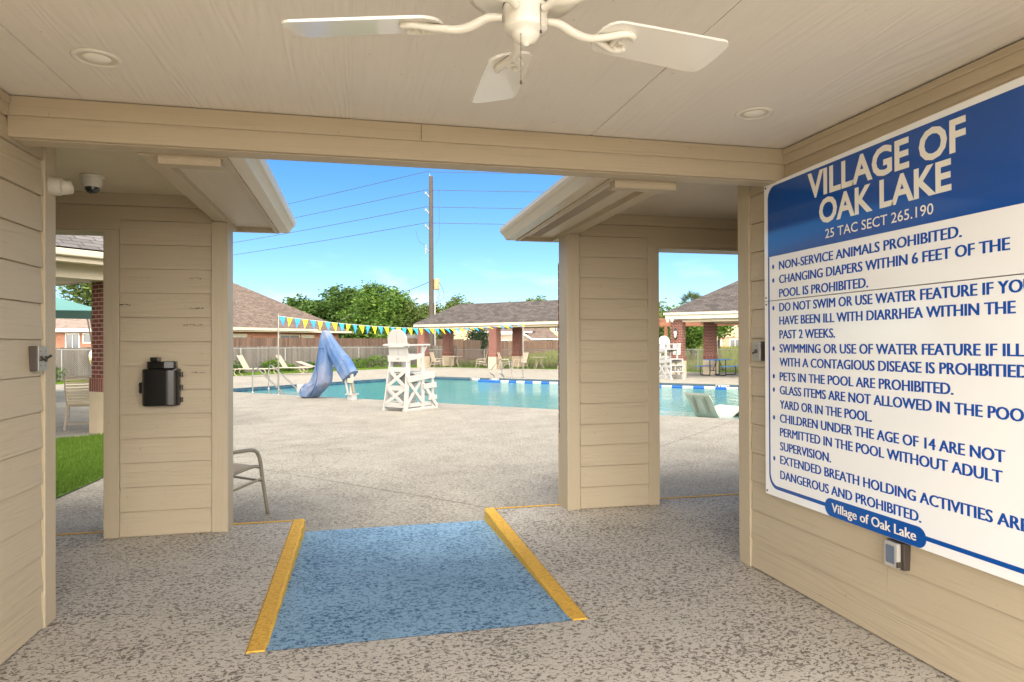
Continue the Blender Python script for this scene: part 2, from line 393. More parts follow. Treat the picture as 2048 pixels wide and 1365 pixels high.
def cover_mat():
    M = NM('faded_blue_cover'); v = M.coord(); n1 = M.noise(M.coord((1, 1, .6)), 2.2, 3, .5)
    c = M.ramp(n1, [(.34, (.05, .125, .29)), (.50, (.115, .18, .32)), (.66, (.20, .235, .34))])
    M.col(c); M.set(Roughness=.75); M.bump(M.noise(M.coord((1, 1, .55)), 5, 3, .5, .8), .8, .06); return M.m
cover_m = cover_mat()
def vent_mat():
    M = NM('perforated_soffit'); vo = M.n('ShaderNodeTexVoronoi'); vo.inputs['Scale'].default_value = 70; vo.inputs['Randomness'].default_value = 0
    M.l(M.coord(), vo.inputs['Vector']); d = M.ramp(vo.outputs['Distance'], [(.28, 1.0), (.36, 0.0)])
    M.col(M.mix(d, (.62, .54, .42), (.10, .075, .05))); M.set(Roughness=.6); return M.m
vent_m = vent_mat()
def water_mat():
    M = NM('pool_water'); v = M.coord((1, 1, 1))
    nz = M.math('ADD', M.noise(v, 2.6, 3, .55, .3), M.math('MULTIPLY', M.noise(v, 9, 2), .25))
    bp = M.n('ShaderNodeBump'); bp.inputs['Strength'].default_value = .6; bp.inputs['Distance'].default_value = .06; M.l(nz, bp.inputs['Height'])
    gl = M.n('ShaderNodeBsdfGlossy'); gl.inputs['Roughness'].default_value = .03; M.l(bp.outputs[0], gl.inputs['Normal'])
    tr = M.n('ShaderNodeBsdfTransparent'); tr.inputs[0].default_value = (.70, .93, .92, 1)
    fr = M.n('ShaderNodeFresnel'); fr.inputs['IOR'].default_value = 1.33; M.l(bp.outputs[0], fr.inputs['Normal'])
    mx = M.n('ShaderNodeMixShader'); M.l(M.math('MULTIPLY', fr.outputs[0], .62), mx.inputs[0]); M.l(tr.outputs[0], mx.inputs[1]); M.l(gl.outputs[0], mx.inputs[2])
    M.l(mx.outputs[0], M.out.inputs[0]); return M.m
water_m = water_mat()

# ------------------------------------------------------------------ frame constants
XL, XR, YE, YB, ZB, ZC = -1.535, 2.427, 3.885, 3.434, 2.342, 2.527
YP0, YP1 = 5.446, 5.65
Y0 = .35          # the breezeway opens to the forecourt here, level with the camera
A_ = Vector((.70711, -.70711, 0)); B_ = Vector((.70711, .70711, 0)); ROT = R(-45)
DK = -.1
def ab(x0, y0, u, v, z=0): return Vector((x0, y0, z)) + A_*u + B_*v

# ------------------------------------------------------------------ ground, deck, pool
def pool_pt(sm, df): return ((sm+df)/2, (sm-df)/2)      # sm = x+y, df = x-y
POOL = [pool_pt(19.45, -29.5), pool_pt(19.45, 6), pool_pt(35.7, 6), pool_pt(35.7, -29.5)]
def sheet(name, outer, hole, z, mat):
    pts = [Vector((x, y, z)) for x, y in outer]; hp = [Vector((x, y, z)) for x, y in hole]
    tris = tessellate_polygon([pts, hp]); mb = MB(); mb.add(pts+hp, [tuple(t) for t in tris])
    o = mb.build(name, mat, recalc=False)
    for p in o.data.polygons:
        if p.normal.z < 0: p.flip()
    return o
struct(sheet('ground', [(-700, -400), (900, -400), (900, 1200), (-700, 1200)], POOL, -.16, ground_m))
DECK = [(-18, 5.66), (40, 5.66), (42, 9), pool_pt(51, 33), pool_pt(51, -41.5), (-12.0, 29.5), (-18, 23.5)]
deck = struct(sheet('pool_deck', DECK, POOL, DK, deck_m))
mb = MB()
def strip(p, q, wd=.007, z=DK+.004):
    p = Vector((*p, z)); q = Vector((*q, z)); d = (q-p).normalized(); s = Vector((-d.y, d.x, 0))*wd/2
    mb.quad(p-s, q-s, q+s, p+s)
strip((-4.2, 12.05), (1.25, 6.0)); strip((-3.0, 9.15), (6.6, 12.45)); strip((2.3, 11.3), (6.0, 13.3)); strip((3.6, 8.4), (8.5, 14.0-.9))
strip((.2, 12.4), (-6.5, 19.2)); strip((-2.0, 9.5), (4.0, 15.4))
struct(mb.build('deck_joint', joint_m, deck))
mb = MB()
P4 = [Vector((x, y, 0)) for x, y in POOL]
for i in range(4):
    a, b = P4[i], P4[(i+1) % 4]; up = Vector((0, 0, 1))
    mb.quad(a+up*-.16, b+up*-.16, b+up*-1.4, a+up*-1.4)
mb.quad(*[p+Vector((0, 0, -1.4)) for p in P4])
basin = struct(mb.build('pool_basin', plaster_m))
mb = MB(); c0 = sum(P4, Vector())/4
for i in range(4):
    a, b = P4[i], P4[(i+1) % 4]; n_ = (b-a).normalized().cross(Vector((0, 0, 1)))
    if n_.dot(c0-a) < 0: n_ = -n_
    d = (b-a).normalized()
    vs = [a+n_*.0, b+n_*.0, b+n_*.012, a+n_*.012]
    mb.add([v+Vector((0, 0, z)) for z in (-.104, -.24) for v in vs], [(0, 1, 2, 3), (7, 6, 5, 4), (0, 4, 5, 1), (1, 5, 6, 2), (2, 6, 7, 3), (3, 7, 4, 0)])
struct(mb.build('waterline_tile', tile_m, basin))
mb = MB()
for sm0 in (23.5, 27.2, 31.0): mb.quad(*[Vector((*pool_pt(a_, b_), -1.394)) for a_, b_ in ((sm0, -26), (sm0, 3), (sm0+.36, 3), (sm0+.36, -26))])
struct(mb.build('lane_marking', plain('dark_lane_tile', (.01, .04, .08), .5), basin))
mb = MB()
def pool_block(s0, s1, d0, d1, z): mb.prism([pool_pt(s0, d0), pool_pt(s0, d1), pool_pt(s1, d1), pool_pt(s1, d0)], -1.39, z)
pool_block(19.47, 24.6, -9.4, 5.9, -.38)
struct(mb.build('tanning_ledge', ledge_m, basin))
mb = MB()
for k, z in enumerate((-.36, -.6, -.85)): pool_block(19.48, 24.5-.01*k, -29.48+.6*k+.002, -29.48+.6*(k+1)+1.2, z)
struct(mb.build('pool_steps', ledge_m, basin))
mb = MB(); mb.quad(*[Vector((*pool_pt(s, d), -.20)) for s, d in ((19.47, -29.48), (19.47, 5.98), (35.68, 5.98), (35.68, -29.48))])
struct(mb.build('pool_water', water_m))
# lawn by the left opening
LAWN = [(-2.95, 6.4), (-2.82, 8.3), (-2.78, 10.2), (-2.95, 12.2), (-3.3, 13.0), (-4.2, 12.5), (-5.2, 11.8), (-9, 9.3), (-9, 6.4)]
mb = MB(); mb.poly([(x, y, DK+.012) for x, y in LAWN]); o = mb.build('lawn', lawn_m, recalc=False)
struct(o)
rng = np.random.default_rng(3)
def blades(name, pts, h, wd, mat, lean=.5, n3=1):
    n = len(pts); ang = rng.uniform(0, 2*PI, n); hh = h*rng.uniform(.55, 1.25, n); ln = rng.uniform(.1, lean, n)*hh; la = rng.uniform(0, 2*PI, n)
    dx = np.cos(ang)*wd/2; dy = np.sin(ang)*wd/2
    v = np.zeros((n*3, 3)); p = np.asarray(pts)
    v[0::3] = p + np.stack([dx, dy, 0*dx], 1); v[1::3] = p - np.stack([dx, dy, 0*dx], 1)
    v[2::3] = p + np.stack([np.cos(la)*ln, np.sin(la)*ln, hh], 1)
    me = bpy.data.meshes.new(name); me.from_pydata(v.tolist(), [], np.arange(n*3).reshape(-1, 3).tolist()); me.materials.append(mat)
    o = bpy.data.objects.new(name, me); COL.objects.link(o); return o
def inside(poly, x, y):
    r = np.zeros(len(x), bool); j = len(poly)-1
    for i in range(len(poly)):
        xi, yi = poly[i]; xj, yj = poly[j]
        r ^= ((yi > y) != (yj > y)) & (x < (xj-xi)*(y-yi)/(yj-yi+1e-12)+xi); j = i
    return r
x = rng.uniform(-6.2, -2.7, 90000); y = rng.uniform(6.4, 13.1, 90000); k = inside(LAWN, x, y)
tag(blades('lawn_grass', np.stack([x[k], y[k], np.full(k.sum(), DK+.012)], 1), .05, .008, grass_m), 'short bright green lawn grass beside the concrete walk', 'grass', kind='stuff')
# grass verge between deck and fences and the tall field beyond
n = 60000; sm = rng.uniform(51.1, 54, n); df = rng.uniform(-47, 33, n)
pts1 = np.stack([(sm+df)/2, (sm-df)/2, np.full(n, -.16)], 1)
sm = rng.uniform(-10, 54, n); df = rng.uniform(-46.5, -41.6, n); q = sm > 18
pts2 = np.stack([((sm+df)/2)[q], ((sm-df)/2)[q], np.full(q.sum(), -.16)], 1)
tag(blades('verge_grass', np.concatenate([pts1, pts2]), .11, .03, grass_m), 'mown green grass verge along the foot of the fences', 'grass', kind='stuff')
def field_z(sm, df): return -.155 + .95*np.clip((sm-57)/26, 0, 1)**1.2 + .05*np.sin(sm*.9+df*.4)*np.clip((sm-56)/6, 0, 1)
gs, gd = np.linspace(55, 135, 60), np.linspace(-43, 45, 50); mb = MB()
mb.add([(*pool_pt(a_, b_), float(field_z(a_, b_))) for a_ in gs for b_ in gd], [(i*50+j, i*50+j+1, (i+1)*50+j+1, (i+1)*50+j) for i in range(59) for j in range(49)], True)
struct(mb.build('field', ground_mat('field_slope_soil', (.10, .14, .025), (.24, .24, .07), .8)))
n = 90000; sm = 55+43*rng.uniform(0, 1, n)**1.2; df = rng.uniform(-42, 30, n)
tag(blades('field_grass', np.stack([(sm+df)/2, (sm-df)/2, field_z(sm, df)], 1), .42, .06, field_m, .7), 'tall yellow green weeds in the open field beyond the chain link fence', 'grass', kind='stuff')

# ------------------------------------------------------------------ breezeway floor, ramp, kerbs
mb = MB(); mb.prism([(-9, -2.2), (10, -2.2), (10, 5.65), (1.15, 5.65), (1.15, 3.26), (-.50, 3.26), (-.50, 5.65), (-9, 5.65)], -.4, 0)
fl = struct(mb.build('breezeway_floor', floor_m))
mb = MB(); mb.prism([(-60, -60), (60, -60), (60, -2.21), (-60, -2.21)], -.3, -.04); struct(mb.build('pavement', plain('pale_concrete', (.62, .57, .49), .85, var=.1, scale=1)))
mb = MB()
for a, b in ((-9, -.505), (1.155, 10)): mb.quad((a, 5.612, .004), (b, 5.612, .004), (b, 5.652, .004), (a, 5.652, .004))
for a, b in ((-9, -.505), (1.155, 10)): mb.quad((a, 5.652, .004), (b, 5.652, .004), (b, 5.652, -.1), (a, 5.652, -.1))
struct(mb.build('edge_line', yellow_m, fl, recalc=False))
mb = MB(); xs = np.linspace(-.41, 1.062, 9); ys = np.linspace(3.262, 5.66, 13)
vs = [(xx, yy, .001 - .099*((yy-3.262)/2.398)**.9) for yy in ys for xx in xs]
mb.add(vs, [(j*9+i, j*9+i+1, (j+1)*9+i+1, (j+1)*9+i) for j in range(12) for i in range(8)], True)
struct(mb.build('ramp', ramp_m))
for s, lab in ((0, 'raised yellow kerb along the left side of the blue ramp'), (1, 'raised yellow kerb along the right side of the blue ramp')):
    x0, x1 = ((-.502, -.408), (1.06, 1.152))[s]
    mb = MB(); N = 30; pr = []
    for j in range(N+1):
        yy = 3.265 + 2.395*j/N; jt = .003*math.sin(j*1.9+s)+.002*math.sin(j*4.3)
        xa, xb = x0, x1
        if s == 0: xb += jt
        else: xa += jt
        pr += [(xa, yy, -.3), (xa, yy, -.004), (xa+.012, yy, .006), (xb-.012, yy, .006), (xb, yy, -.004), (xb, yy, -.3)]
    fs = [(j*6+k, j*6+(k+1) % 6, (j+1)*6+(k+1) % 6, (j+1)*6+k) for j in range(N) for k in range(6)] + [tuple(range(6)), tuple(range(N*6, N*6+6))]
    mb.add(pr, fs); o = mb.build('yellow_kerb', yellow_m, origin=((x0+x1)/2, 4.4, 0)); tag(o, lab, 'kerb', 'yellow kerbs beside the ramp')

# ------------------------------------------------------------------ breezeway walls, ceiling, beam
def siding(mb, M, u0, u1, z0, z1, exp=.178, proud=.019):
    """lap boards on a wall; M maps (along, out, up) to the world"""
    z = z0; k = 0
    while z < z1 - .02:
        zt = min(z + exp - .0055, z1)
        cuts = [u0, u1]
        if u1-u0 > 2 and k % 3 == 1: cuts = [u0, u0+(u1-u0)*(.50+.38*math.sin(k*2.3+u0)), u1]      # butt joints
        for a_, b_ in zip(cuts[:-1], cuts[1:]):
            g0, g1 = (.0012 if a_ != u0 else 0), (.0012 if b_ != u1 else 0)
            vs = [M @ Vector((u, o_, zz)) for u in (a_+g0, b_-g1) for o_, zz in ((0, z), (proud, z), (.008, zt), (0, zt))]
            mb.add(vs, [(0, 1, 2, 3), (7, 6, 5, 4), (0, 4, 5, 1), (1, 5, 6, 2), (2, 6, 7, 3), (3, 7, 4, 0)])
        z += exp; k += 1
def side_wall(label, X, out, ztop):
    t = thing('siding_wall', label, 'wall', (X, 1.0, 0)); O = t.location
    M = Matrix(((0, out, 0, X), (1, 0, 0, 0), (0, 0, 1, 0), (0, 0, 0, 1)))
    mb = MB(); mb.box(min(X, X-out*4.5), max(X, X-out*4.5), Y0, YE-.004, -.2, 2.52)
    mb.build('wall_body', siding_m, t, O)
    mb = MB(); siding(mb, M, Y0, YE-.112, .012, ztop); mb.build('siding', siding_m, t, O)
    mb = MB(); mb.box(YE-.106, YE+.006, 0, .026, .002, 2.515, M); mb.box(YE-.002, YE+.018, -.10, .0255, .002, 2.515, M); mb.build('corner_trim', trim_v, t, O, bevel=.003)
    mb = MB(); mb.box(Y0, YB-.02, 0, .026, ztop, 2.519, M); mb.box(Y0, YB-.02, .026, .034, ztop+.055, 2.518, M); mb.build('frieze_board', trim_y, t, O, bevel=.002)
    return t
side_wall('beige lap siding wall on the left with two grey toggle switches', XL, 1, 2.43)
side_wall('beige lap siding wall on the right behind the large rules sign', XR, -1, 2.43)

mb = MB(); seams = [XL-.0, -1.21, 0.0, 1.232, XR+.0]
for a, b in zip(seams[:-1], seams[1:]): mb.box(a+.002, b-.002, Y0, YB+.05, ZC, ZC+.012)
mb.box(-.012, .012, Y0, YB, ZC-.003, ZC-.0005)
ce = struct(mb.build('ceiling', ceil_m))
mb = MB(); mb.box(-6.0, 6.9, Y0, 3.58, ZC+.016, ZC+.06); struct(mb.build('ceiling_backing', slot_m, ce))

t = thing('ceiling_beam', 'long beige boxed beam spanning the breezeway under the ceiling', 'beam', (.45, YB, ZB)); O = t.location
mb = MB(); mb.box(XL+.012, XR-.0, YB, YB+.15, ZB, ZC-.002); mb.build('beam_casing', trim_h, t, O, bevel=.004)
mb = MB(); mb.box(XL+.014, .32, YB-.013, YB-.001, 2.437, ZC-.004); mb.box(.323, XR-.004, YB-.013, YB-.001, 2.437, ZC-.004); mb.build('upper_board', trim_h, t, O, bevel=.003)
mb = MB(); mb.box(XL+.03, XR-.02, YB+.02, YB+.13, ZB-.006, ZB-.0005); mb.build('underside_board', trim_h, t, O, bevel=.002)
# roof over the breezeway (unseen, steepened to block sky light; its underside is never open)
def roof_quad(mb, a, b, c, d):
    a, b, c, d = map(Vector, (a, b, c, d)); ux = (b-a).normalized(); n_ = (b-a).cross(d-a).normalized(); vx = n_.cross(ux)
    uv = [((p-a).dot(ux), (p-a).dot(vx)) for p in (a, b, c, d)]
    if (Vector(c)-Vector(d)).length < 1e-6: mb.poly([a, b, c], uv[:3])
    else: mb.quad(a, b, c, d, uv)
def hip_roof(mb, x0, x1, y0, y1, z, slope, hip0=None, hip1=None):
    h = (y1-y0)/2; zr = z + h*slope; ym = (y0+y1)/2
    r0 = x0 + (h if hip0 is None else hip0); r1 = x1 - (h if hip1 is None else hip1)
    roof_quad(mb, (x0, y0, z), (x1, y0, z), (r1, ym, zr), (r0, ym, zr)); roof_quad(mb, (x1, y1, z), (x0, y1, z), (r0, ym, zr), (r1, ym, zr))
    roof_quad(mb, (x0, y1, z), (x0, y0, z), (r0, ym, zr), (r0, ym, zr)); roof_quad(mb, (x1, y0, z), (x1, y1, z), (r1, ym, zr), (r1, ym, zr))
    return zr
t = thing('shingle_roof', 'unseen light-blocking shingled roof over the breezeway with boxed fascia', 'roof', (.45, 1, 2.6)); O = t.location
mb = MB(); hip_roof(mb, -6.2, 7.1, Y0-.1, 3.66, 2.62, 1.0, 1.7, 1.7); mb.build('shingles', grey_shingle, t, O)
mb = MB(); mb.box(-6.1, 7.0, 3.592, 3.63, 2.45, 2.64); mb.box(-6.1, 7.0, Y0-.06, Y0-.02, 2.5, 2.64); mb.build('fascia', trim_h, t, O)

for xa, xb_, lab in ((-17, -6.3, 'unseen shingled wing added left of the forecourt to block light'), (7.2, 18, 'unseen shingled wing added right of the forecourt to block light')):
    t = thing('blocker_wing', lab, 'light blocker', ((xa+xb_)/2, .5, -.2)); O = t.location  # unseen wings, added to keep the bright rear sky off the pool side
    mb = MB(); mb.box(xa, xb_, -2.4, 3.5, -.2, 2.6); mb.build('wall', siding_m, t, O)
    mb = MB(); hip_roof(mb, xa-.4, xb_+.4, -2.8, 3.9, 2.61, .8, 3.35, 3.35); mb.build('roof', grey_shingle, t, O)
    mb = MB(); mb.box(xa-.38, xb_+.38, -2.78, 3.88, 2.55, 2.605); mb.build('soffit', soffit_m, t, O)
# corridor ceilings, eaves and pillars on both sides of the open gap
def eave_side(s):
    # s = -1 left, +1 right : mirrored about the gap centre
    xi = (-1.04, 1.826)[s > 0]       # outer side of the side beam
    xb = (-.948, 1.729)[s > 0]       # gap side of the side beam
    xf = (-.66, 1.436)[s > 0]; xd = (-.628, 1.404)[s > 0]; xg = (-.545, 1.318)[s > 0]; xt = (-.498, 1.262)[s > 0]
    far = (-7.5, 8.4)[s > 0]
    mn = lambda a, b: (min(a, b), max(a, b))
    lab = ('left', 'right')[s > 0]
    mb = MB(); a, b = mn(far, xi); mb.box(a, b, 3.60, YP0+.02, 2.519, 2.535); struct(mb.build('corridor_ceiling', soffit_m if s > 0 else plain('cream_ceiling', (.68, .585, .41), .6, bump=.1)))
    t = thing('roof_eave', 'beige boxed eave with gutter and vented soffit over the %s pillar' % lab, 'eave', (xb, 4.6, 2.33), group='eaves either side of the open gap'); O = t.location
    mb = MB(); a, b = mn(xi, xb); mb.box(a, b, 3.682 if s > 0 else 3.594, 5.66, 2.335, 2.515); mb.build('side_beam', trim_y, t, O, bevel=.003)
    ZS = 2.372
    mb = MB(); a, b = mn(xb, xf); mb.box(a, b, 3.594, 5.88, ZS, ZS+.012); mb.build('soffit', soffit_m, t, O)
    v0 = xb + (xf-xb)*.42; v1 = xb + (xf-xb)*.93
    if s < 0:
        mb = MB(); a, b = mn(v0, v1); mb.box(a, b, 3.71, 5.80, ZS-.003, ZS-.0006); mb.build('soffit_vent', vent_m, t, O)
    else:
        mb = MB(); a, b = mn(v0+.0, v0+(v1-v0)*.62)
        for k in range(66): mb.box(a, b, 3.76+.031*k, 3.76+.031*k+.010, ZS-.002, ZS-.0006)
        mb.build('soffit_vent', slot_m, t, O)
    mb = MB(); a, b = mn(xf, xd); mb.box(a, b, 3.594, 5.91, 2.335, 2.50); mb.box(*mn(xb+.07*s, xf+.002*s), 5.86, 5.90, 2.335, 2.50); mb.box(*mn(xb+.07*s, xb+.001*s), 5.662, 5.859, 2.335, 2.50); mb.build('fascia', trim_y, t, O, bevel=.002)
    mb = MB(); mb.box(*mn(xb+(.09 if s > 0 else 0), xf), 3.593, 3.68, 2.296, 2.371); mb.build('end_block', trim_h, t, O, bevel=.002)
    # ogee gutter
    sx_ = 1 if xt > xd else -1; W = abs(xt-xd)
    prof = [(0, 2.345), (.60*W, 2.345), (.66*W, 2.362), (.72*W, 2.375), (.80*W, 2.392), (.92*W, 2.402), (.99*W, 2.425), (W, 2.452), (.94*W, 2.452), (.93*W, 2.43), (.86*W, 2.41), (.62*W, 2.37), (.57*W, 2.355), (.02*W, 2.355), (.02*W, 2.46), (0, 2.46)]
    n_ = len(prof); vs = [(xd+sx_*.001+sx_*p, yy, z) for yy in (3.594, 5.93) for p, z in prof]
    mb = MB(); mb.add(vs, [(i, (i+1) % n_, n_+(i+1) % n_, n_+i) for i in range(n_)]); mb.add(vs[n_:], [tuple(range(n_))])
    mb.build('gutter', fascia_m, t, O)
    mb = MB(); z0 = 2.47; L_ = abs(far-xg); roof_quad(mb, (xg, 3.6, z0), (xg, 5.95, z0), (far, 5.95, z0+L_*.35), (far, 3.6, z0+L_*.35)); roof_quad(mb, (xd, 5.95, z0-.1), (far, 5.95, z0-.1), (far, 5.95, z0+L_*.35), (xg, 5.95, z0)); mb.build('shingles', grey_shingle, t, O)
    # pillar wall with the side opening
    p0, p1 = ((-1.788, -.963), (1.745, 2.567))[s > 0]; jam = (-3.1, 3.95)[s > 0]
    lab2 = ('beige lap siding pillar with the black box on it, left of the ramp', 'beige lap siding pillar right of the ramp, bare of fittings')[s > 0]
    t = thing('siding_pillar', lab2, 'pillar', ((p0+p1)/2, YP0, 0), group='siding pillars either side of the gap'); O = t.location
    M = Matrix(((1, 0, 0, 0), (0, -1, 0, YP0), (0, 0, 1, 0), (0, 0, 0, 1)))
    mb = MB(); mb.box(p0+.004, p1-.004, YP0, YP1-.004, -.1, 2.51); a, b = mn(far, p0+.002 if s < 0 else p1-.002); mb.box(a, b, YP0+.001, YP1-.005, 2.235, 2.512)
    a, b = mn(far, jam); mb.box(a, b, YP0+.002, YP1-.006, -.1, 2.234); mb.build('wall_body', siding_m, t, O)
    mb = MB(); i0, i1 = p0+.103, p1-.1; siding(mb, M, i0, i1, .012, 2.425)
    a, b = mn(far, i0 if s < 0 else i1); siding(mb, M, a, b, 2.252, 2.43, .1772); mb.build('siding', siding_m, t, O)
    inner, outer = (p1, p0) if s < 0 else (p0, p1); sg = 1 if s < 0 else -1
    mb = MB(); a, b = mn(inner, inner-sg*.098); mb.box(a, b, YP0-.026, YP0, .002, 2.334); mb.box(*mn(inner-sg*.004, inner+sg*.016), YP0-.0255, YP1, -.098, 2.334)
    a, b = mn(outer, outer+sg*.1); mb.box(a, b, YP0-.026, YP0, .002, 2.234); mb.box(*mn(outer-sg*.004, outer+sg*.004), YP0-.0255, YP1, -.098, 2.233)
    mb.build('corner_trim', trim_v, t, O, bevel=.003)
    mb = MB(); a, b = mn(far, outer+sg*.1); mb.box(a, b, YP0-.024, YP1+.002, 2.2345, 2.25); mb.build('header_trim', trim_h, t, O, bevel=.002)
    mb = MB(); a, b = mn(far, inner); mb.box(a, b, YP0-.025, YP0, 2.43, 2.518); mb.build('frieze_board', trim_h, t, O, bevel=.002)
    mb = MB(); a, b = mn(outer+sg*.0, inner+(.005 if s > 0 else -.03)*sg); mb.box(a, b, YP1+.001, YP1+.06, .62, 2.12); a, b = mn(far, jam); mb.box(a, b, YP1+.001, YP1+.1, -.1, 2.33); mb.build('brick_facing', brick_m, t, O)
    mb = MB(); a, b = mn(outer+sg*.0, inner+(.007 if s > 0 else -.02)*sg); mb.box(a, b, YP1+.001, YP1+.065, -.1, .62); mb.build('stone_base', stone_m, t, O)
    if s < 0:      # scuffs on the boards
        mb = MB()
        for (u, z, ln, h) in ((-1.17, 1.905, .085, .006), (-1.16, 1.68, .10, .007), (-1.66, 1.70, .11, .008), (-1.19, 1.555, .13, .005), (-1.15, 1.20, .10, .005)):
            for q in range(7):
                uu = u + ln*(q/7-.5)+random.uniform(-.004, .004); zz = z+random.uniform(-.004, .004)
                mb.box(uu, uu+ln/7*random.uniform(.5, 1.1), YP0-.0205, YP0-.0195+.004, zz, zz+h*random.uniform(.4, 1))
        mb.build('scuff_mark', knob_m, t, O)
eave_side(-1); eave_side(1)

# ------------------------------------------------------------------ ceiling fan
FX, FY = .41, 1.61
t = thing('ceiling_fan', 'cream five blade ceiling fan with pull chains hanging from the breezeway ceiling', 'fan', (FX, FY, ZC))
dz = -ZC
mb = MB(); mb.lathe([(.0, 0), (.07, 0), (.075, -.02), (.06, -.05), (.018, -.06), (.016, -.10)], 24); mb.build('canopy', fan_m, t)
mb = MB(); mb.lathe([(.02, -.09), (.06, -.10), (.11, -.112), (.148, -.145), (.155, -.19), (.155, -.235), (.148, -.256), (.134, -.264), (.128, -.274), (.10, -.280), (.075, -.281), (.05, -.285)], 40); mb.build('motor_housing', fan_m, t)
mb = MB(); mb.lathe([(.038, -.28), (.056, -.290), (.056, -.302), (.052, -.305), (.0535, -.345), (.050, -.352), (.036, -.356), (.034, -.365), (.024, -.378), (.009, -.383), (.008, -.387), (0, -.388)], 32); mb.build('switch_housing', fan_m, t)
mb = MB(); mb.lathe([(.052, -.2865), (.0575, -.2885), (.0575, -.2915), (.052, -.2935)], 32); mb.build('seam_ring', knob_m, t)
for k in range(5):
    a = R(86 + 72*k); Mz = Matrix.Rotation(a, 4, 'Z') @ Matrix.Rotation(R(-2.2), 4, 'Y') @ Matrix.Translation((0, 0, -.325)) @ Matrix.Rotation(R(-11), 4, 'X')
    outline = []
    r0, r1 = .20, .608
    top = [(r0, .0)] + [(r0+.05-.05*math.cos(R(a_)), .059*math.sin(R(a_))**.8) for a_ in (20, 38, 55, 72, 90)] + [(.35, .063), (.58, .0695)] + [(r1-.03+.03*math.sin(R(a_)), .0395+.03*math.cos(R(a_))) for a_ in (0, 25, 50, 75, 90)] + [(r1+.001, 0)]
    top = [(x_, y_*1.1) for x_, y_ in top]; outline = top + [(x_, -y_) for x_, y_ in reversed(top[1:-1])]
    mb = MB(); mb.prism(outline, 0, .007, Mz); bl = mb.build('blade', blade_m, t, bevel=.002)
    mb = MB()
    path = smooth_path([(.046, 0, .010), (.085, 0, .010), (.122, 0, -.006), (.16, 0, -.014), (.205, 0, -.009)], 5)
    mb.tube([Mz @ p for p in path], [.009+.003*math.sin(PI*i/(len(path)-1)) for i in range(len(path))], 8)
    for sg in (-1, 1):
        path = smooth_path([(.185, 0, -.012), (.225, sg*.016, -.010), (.265, sg*.034, -.007), (.292, sg*.030, -.006), (.30, sg*.018, -.005)], 5)
        mb.tube([Mz @ p for p in path], [.0105, .0105]+[.010]*(len(path)-4)+[.009, .006], 8)
    mb.tube([Mz @ Vector(p) for p in ((.258, -.032, -.007), (.252, 0, -.007), (.258, .032, -.007))], .007, 8)
    for sg in (-1, 0, 1): mb.lathe([(0, -.014), (.006, -.012), (.007, -.006), (.007, 0)], 8, Mz @ Matrix.Translation((.27+.0*sg, sg*.025, 0)))
    mb.build('blade_arm', fan_m, t)
for (px_, py_, z0, z1) in ((.025, -.049, -.30, -.365), (-.02, -.03, -.37, -.485)):
    mb = MB(); z = z0
    while z > z1: mb.lathe([(0, z), (.0017, z-.0012), (0, z-.0026)], 6, Matrix.Translation((px_, py_, 0)), caps=False); z -= .0031
    mb.lathe([(0, z1), (.003, z1-.003), (.0032, z1-.009), (0, z1-.011)], 8, Matrix.Translation((px_, py_, 0)), caps=False)
    mb.build('pull_chain', darkbrown_m, t)
# recessed lights
for (lx, ly, lab) in ((-.985, 2.915, 'white recessed ceiling light with rust specks near the left wall'), (1.895, 2.925, 'white recessed ceiling light above the rules sign')):
    t = thing('recessed_light', lab, 'ceiling light', (lx, ly, ZC), group='recessed ceiling lights')
    mb = MB(); mb.lathe([(.064, -.0012), (.066, -.006), (.078, -.009), (.088, -.006), (.09, -.0012)], 40, caps=False); mb.build('trim_ring', white_m, t)
    mb = MB(); mb.lathe([(.066, -.0045), (.056, -.0036), (.048, -.0028)], 40, caps=False); mb.build('reflector', plain('reflector', (.62, .56, .46), .35), t)
    mb = MB(); mb.lathe([(.049, -.0026), (.042, -.008), (.025, -.0125), (0, -.014)], 32, caps=False); mb.build('bulb', bulb_m, t)

# ------------------------------------------------------------------ rules sign with its writing
def text_verts(s, bold=0.0):
    cu = bpy.data.curves.new('t', 'FONT'); cu.body = s; cu.size = 1; cu.offset = bold; cu.resolution_u = 3; cu.fill_mode = 'FRONT'
    ob = bpy.data.objects.new('t', cu); COL.objects.link(ob); dg = bpy.context.evaluated_depsgraph_get(); dg.update()
    me = bpy.data.meshes.new_from_object(ob.evaluated_get(dg)); vs = [tuple(v.co) for v in me.vertices]; fs = [tuple(p.vertices) for p in me.polygons]
    bpy.data.objects.remove(ob); bpy.data.curves.remove(cu); bpy.data.meshes.remove(me); return vs, fs
_cap = None
def put_text(mb, s, M, u0, u1, base, cap, bold=0.0):
    """write s from u0 to u1 along the wall with the given cap height; M maps (u, out, z)"""
    global _cap
    if _cap is None:
        v, f = text_verts('H'); _cap = max(p[1] for p in v)
    v, f = text_verts(s, bold); x0 = min(p[0] for p in v); x1 = max(p[0] for p in v)
    mb.add([M @ Vector((u0 + (p[0]-x0)/(x1-x0)*(u1-u0), 0, base + p[1]/_cap*cap)) for p in v], f)
SX = XR - .056
def SM(off): return Matrix(((0, -1, 0, SX-off), (-1, 0, 0, 0), (0, 0, 1, 0), (0, 0, 0, 1)))   # u = -Y
t = thing('rules_sign', 'large blue and white pool rules sign mounted on the right wall', 'sign', (SX, 2.71, .51)); O = t.location
S0, S1, Z0, Z1 = -3.566, -1.855, .512, 2.336
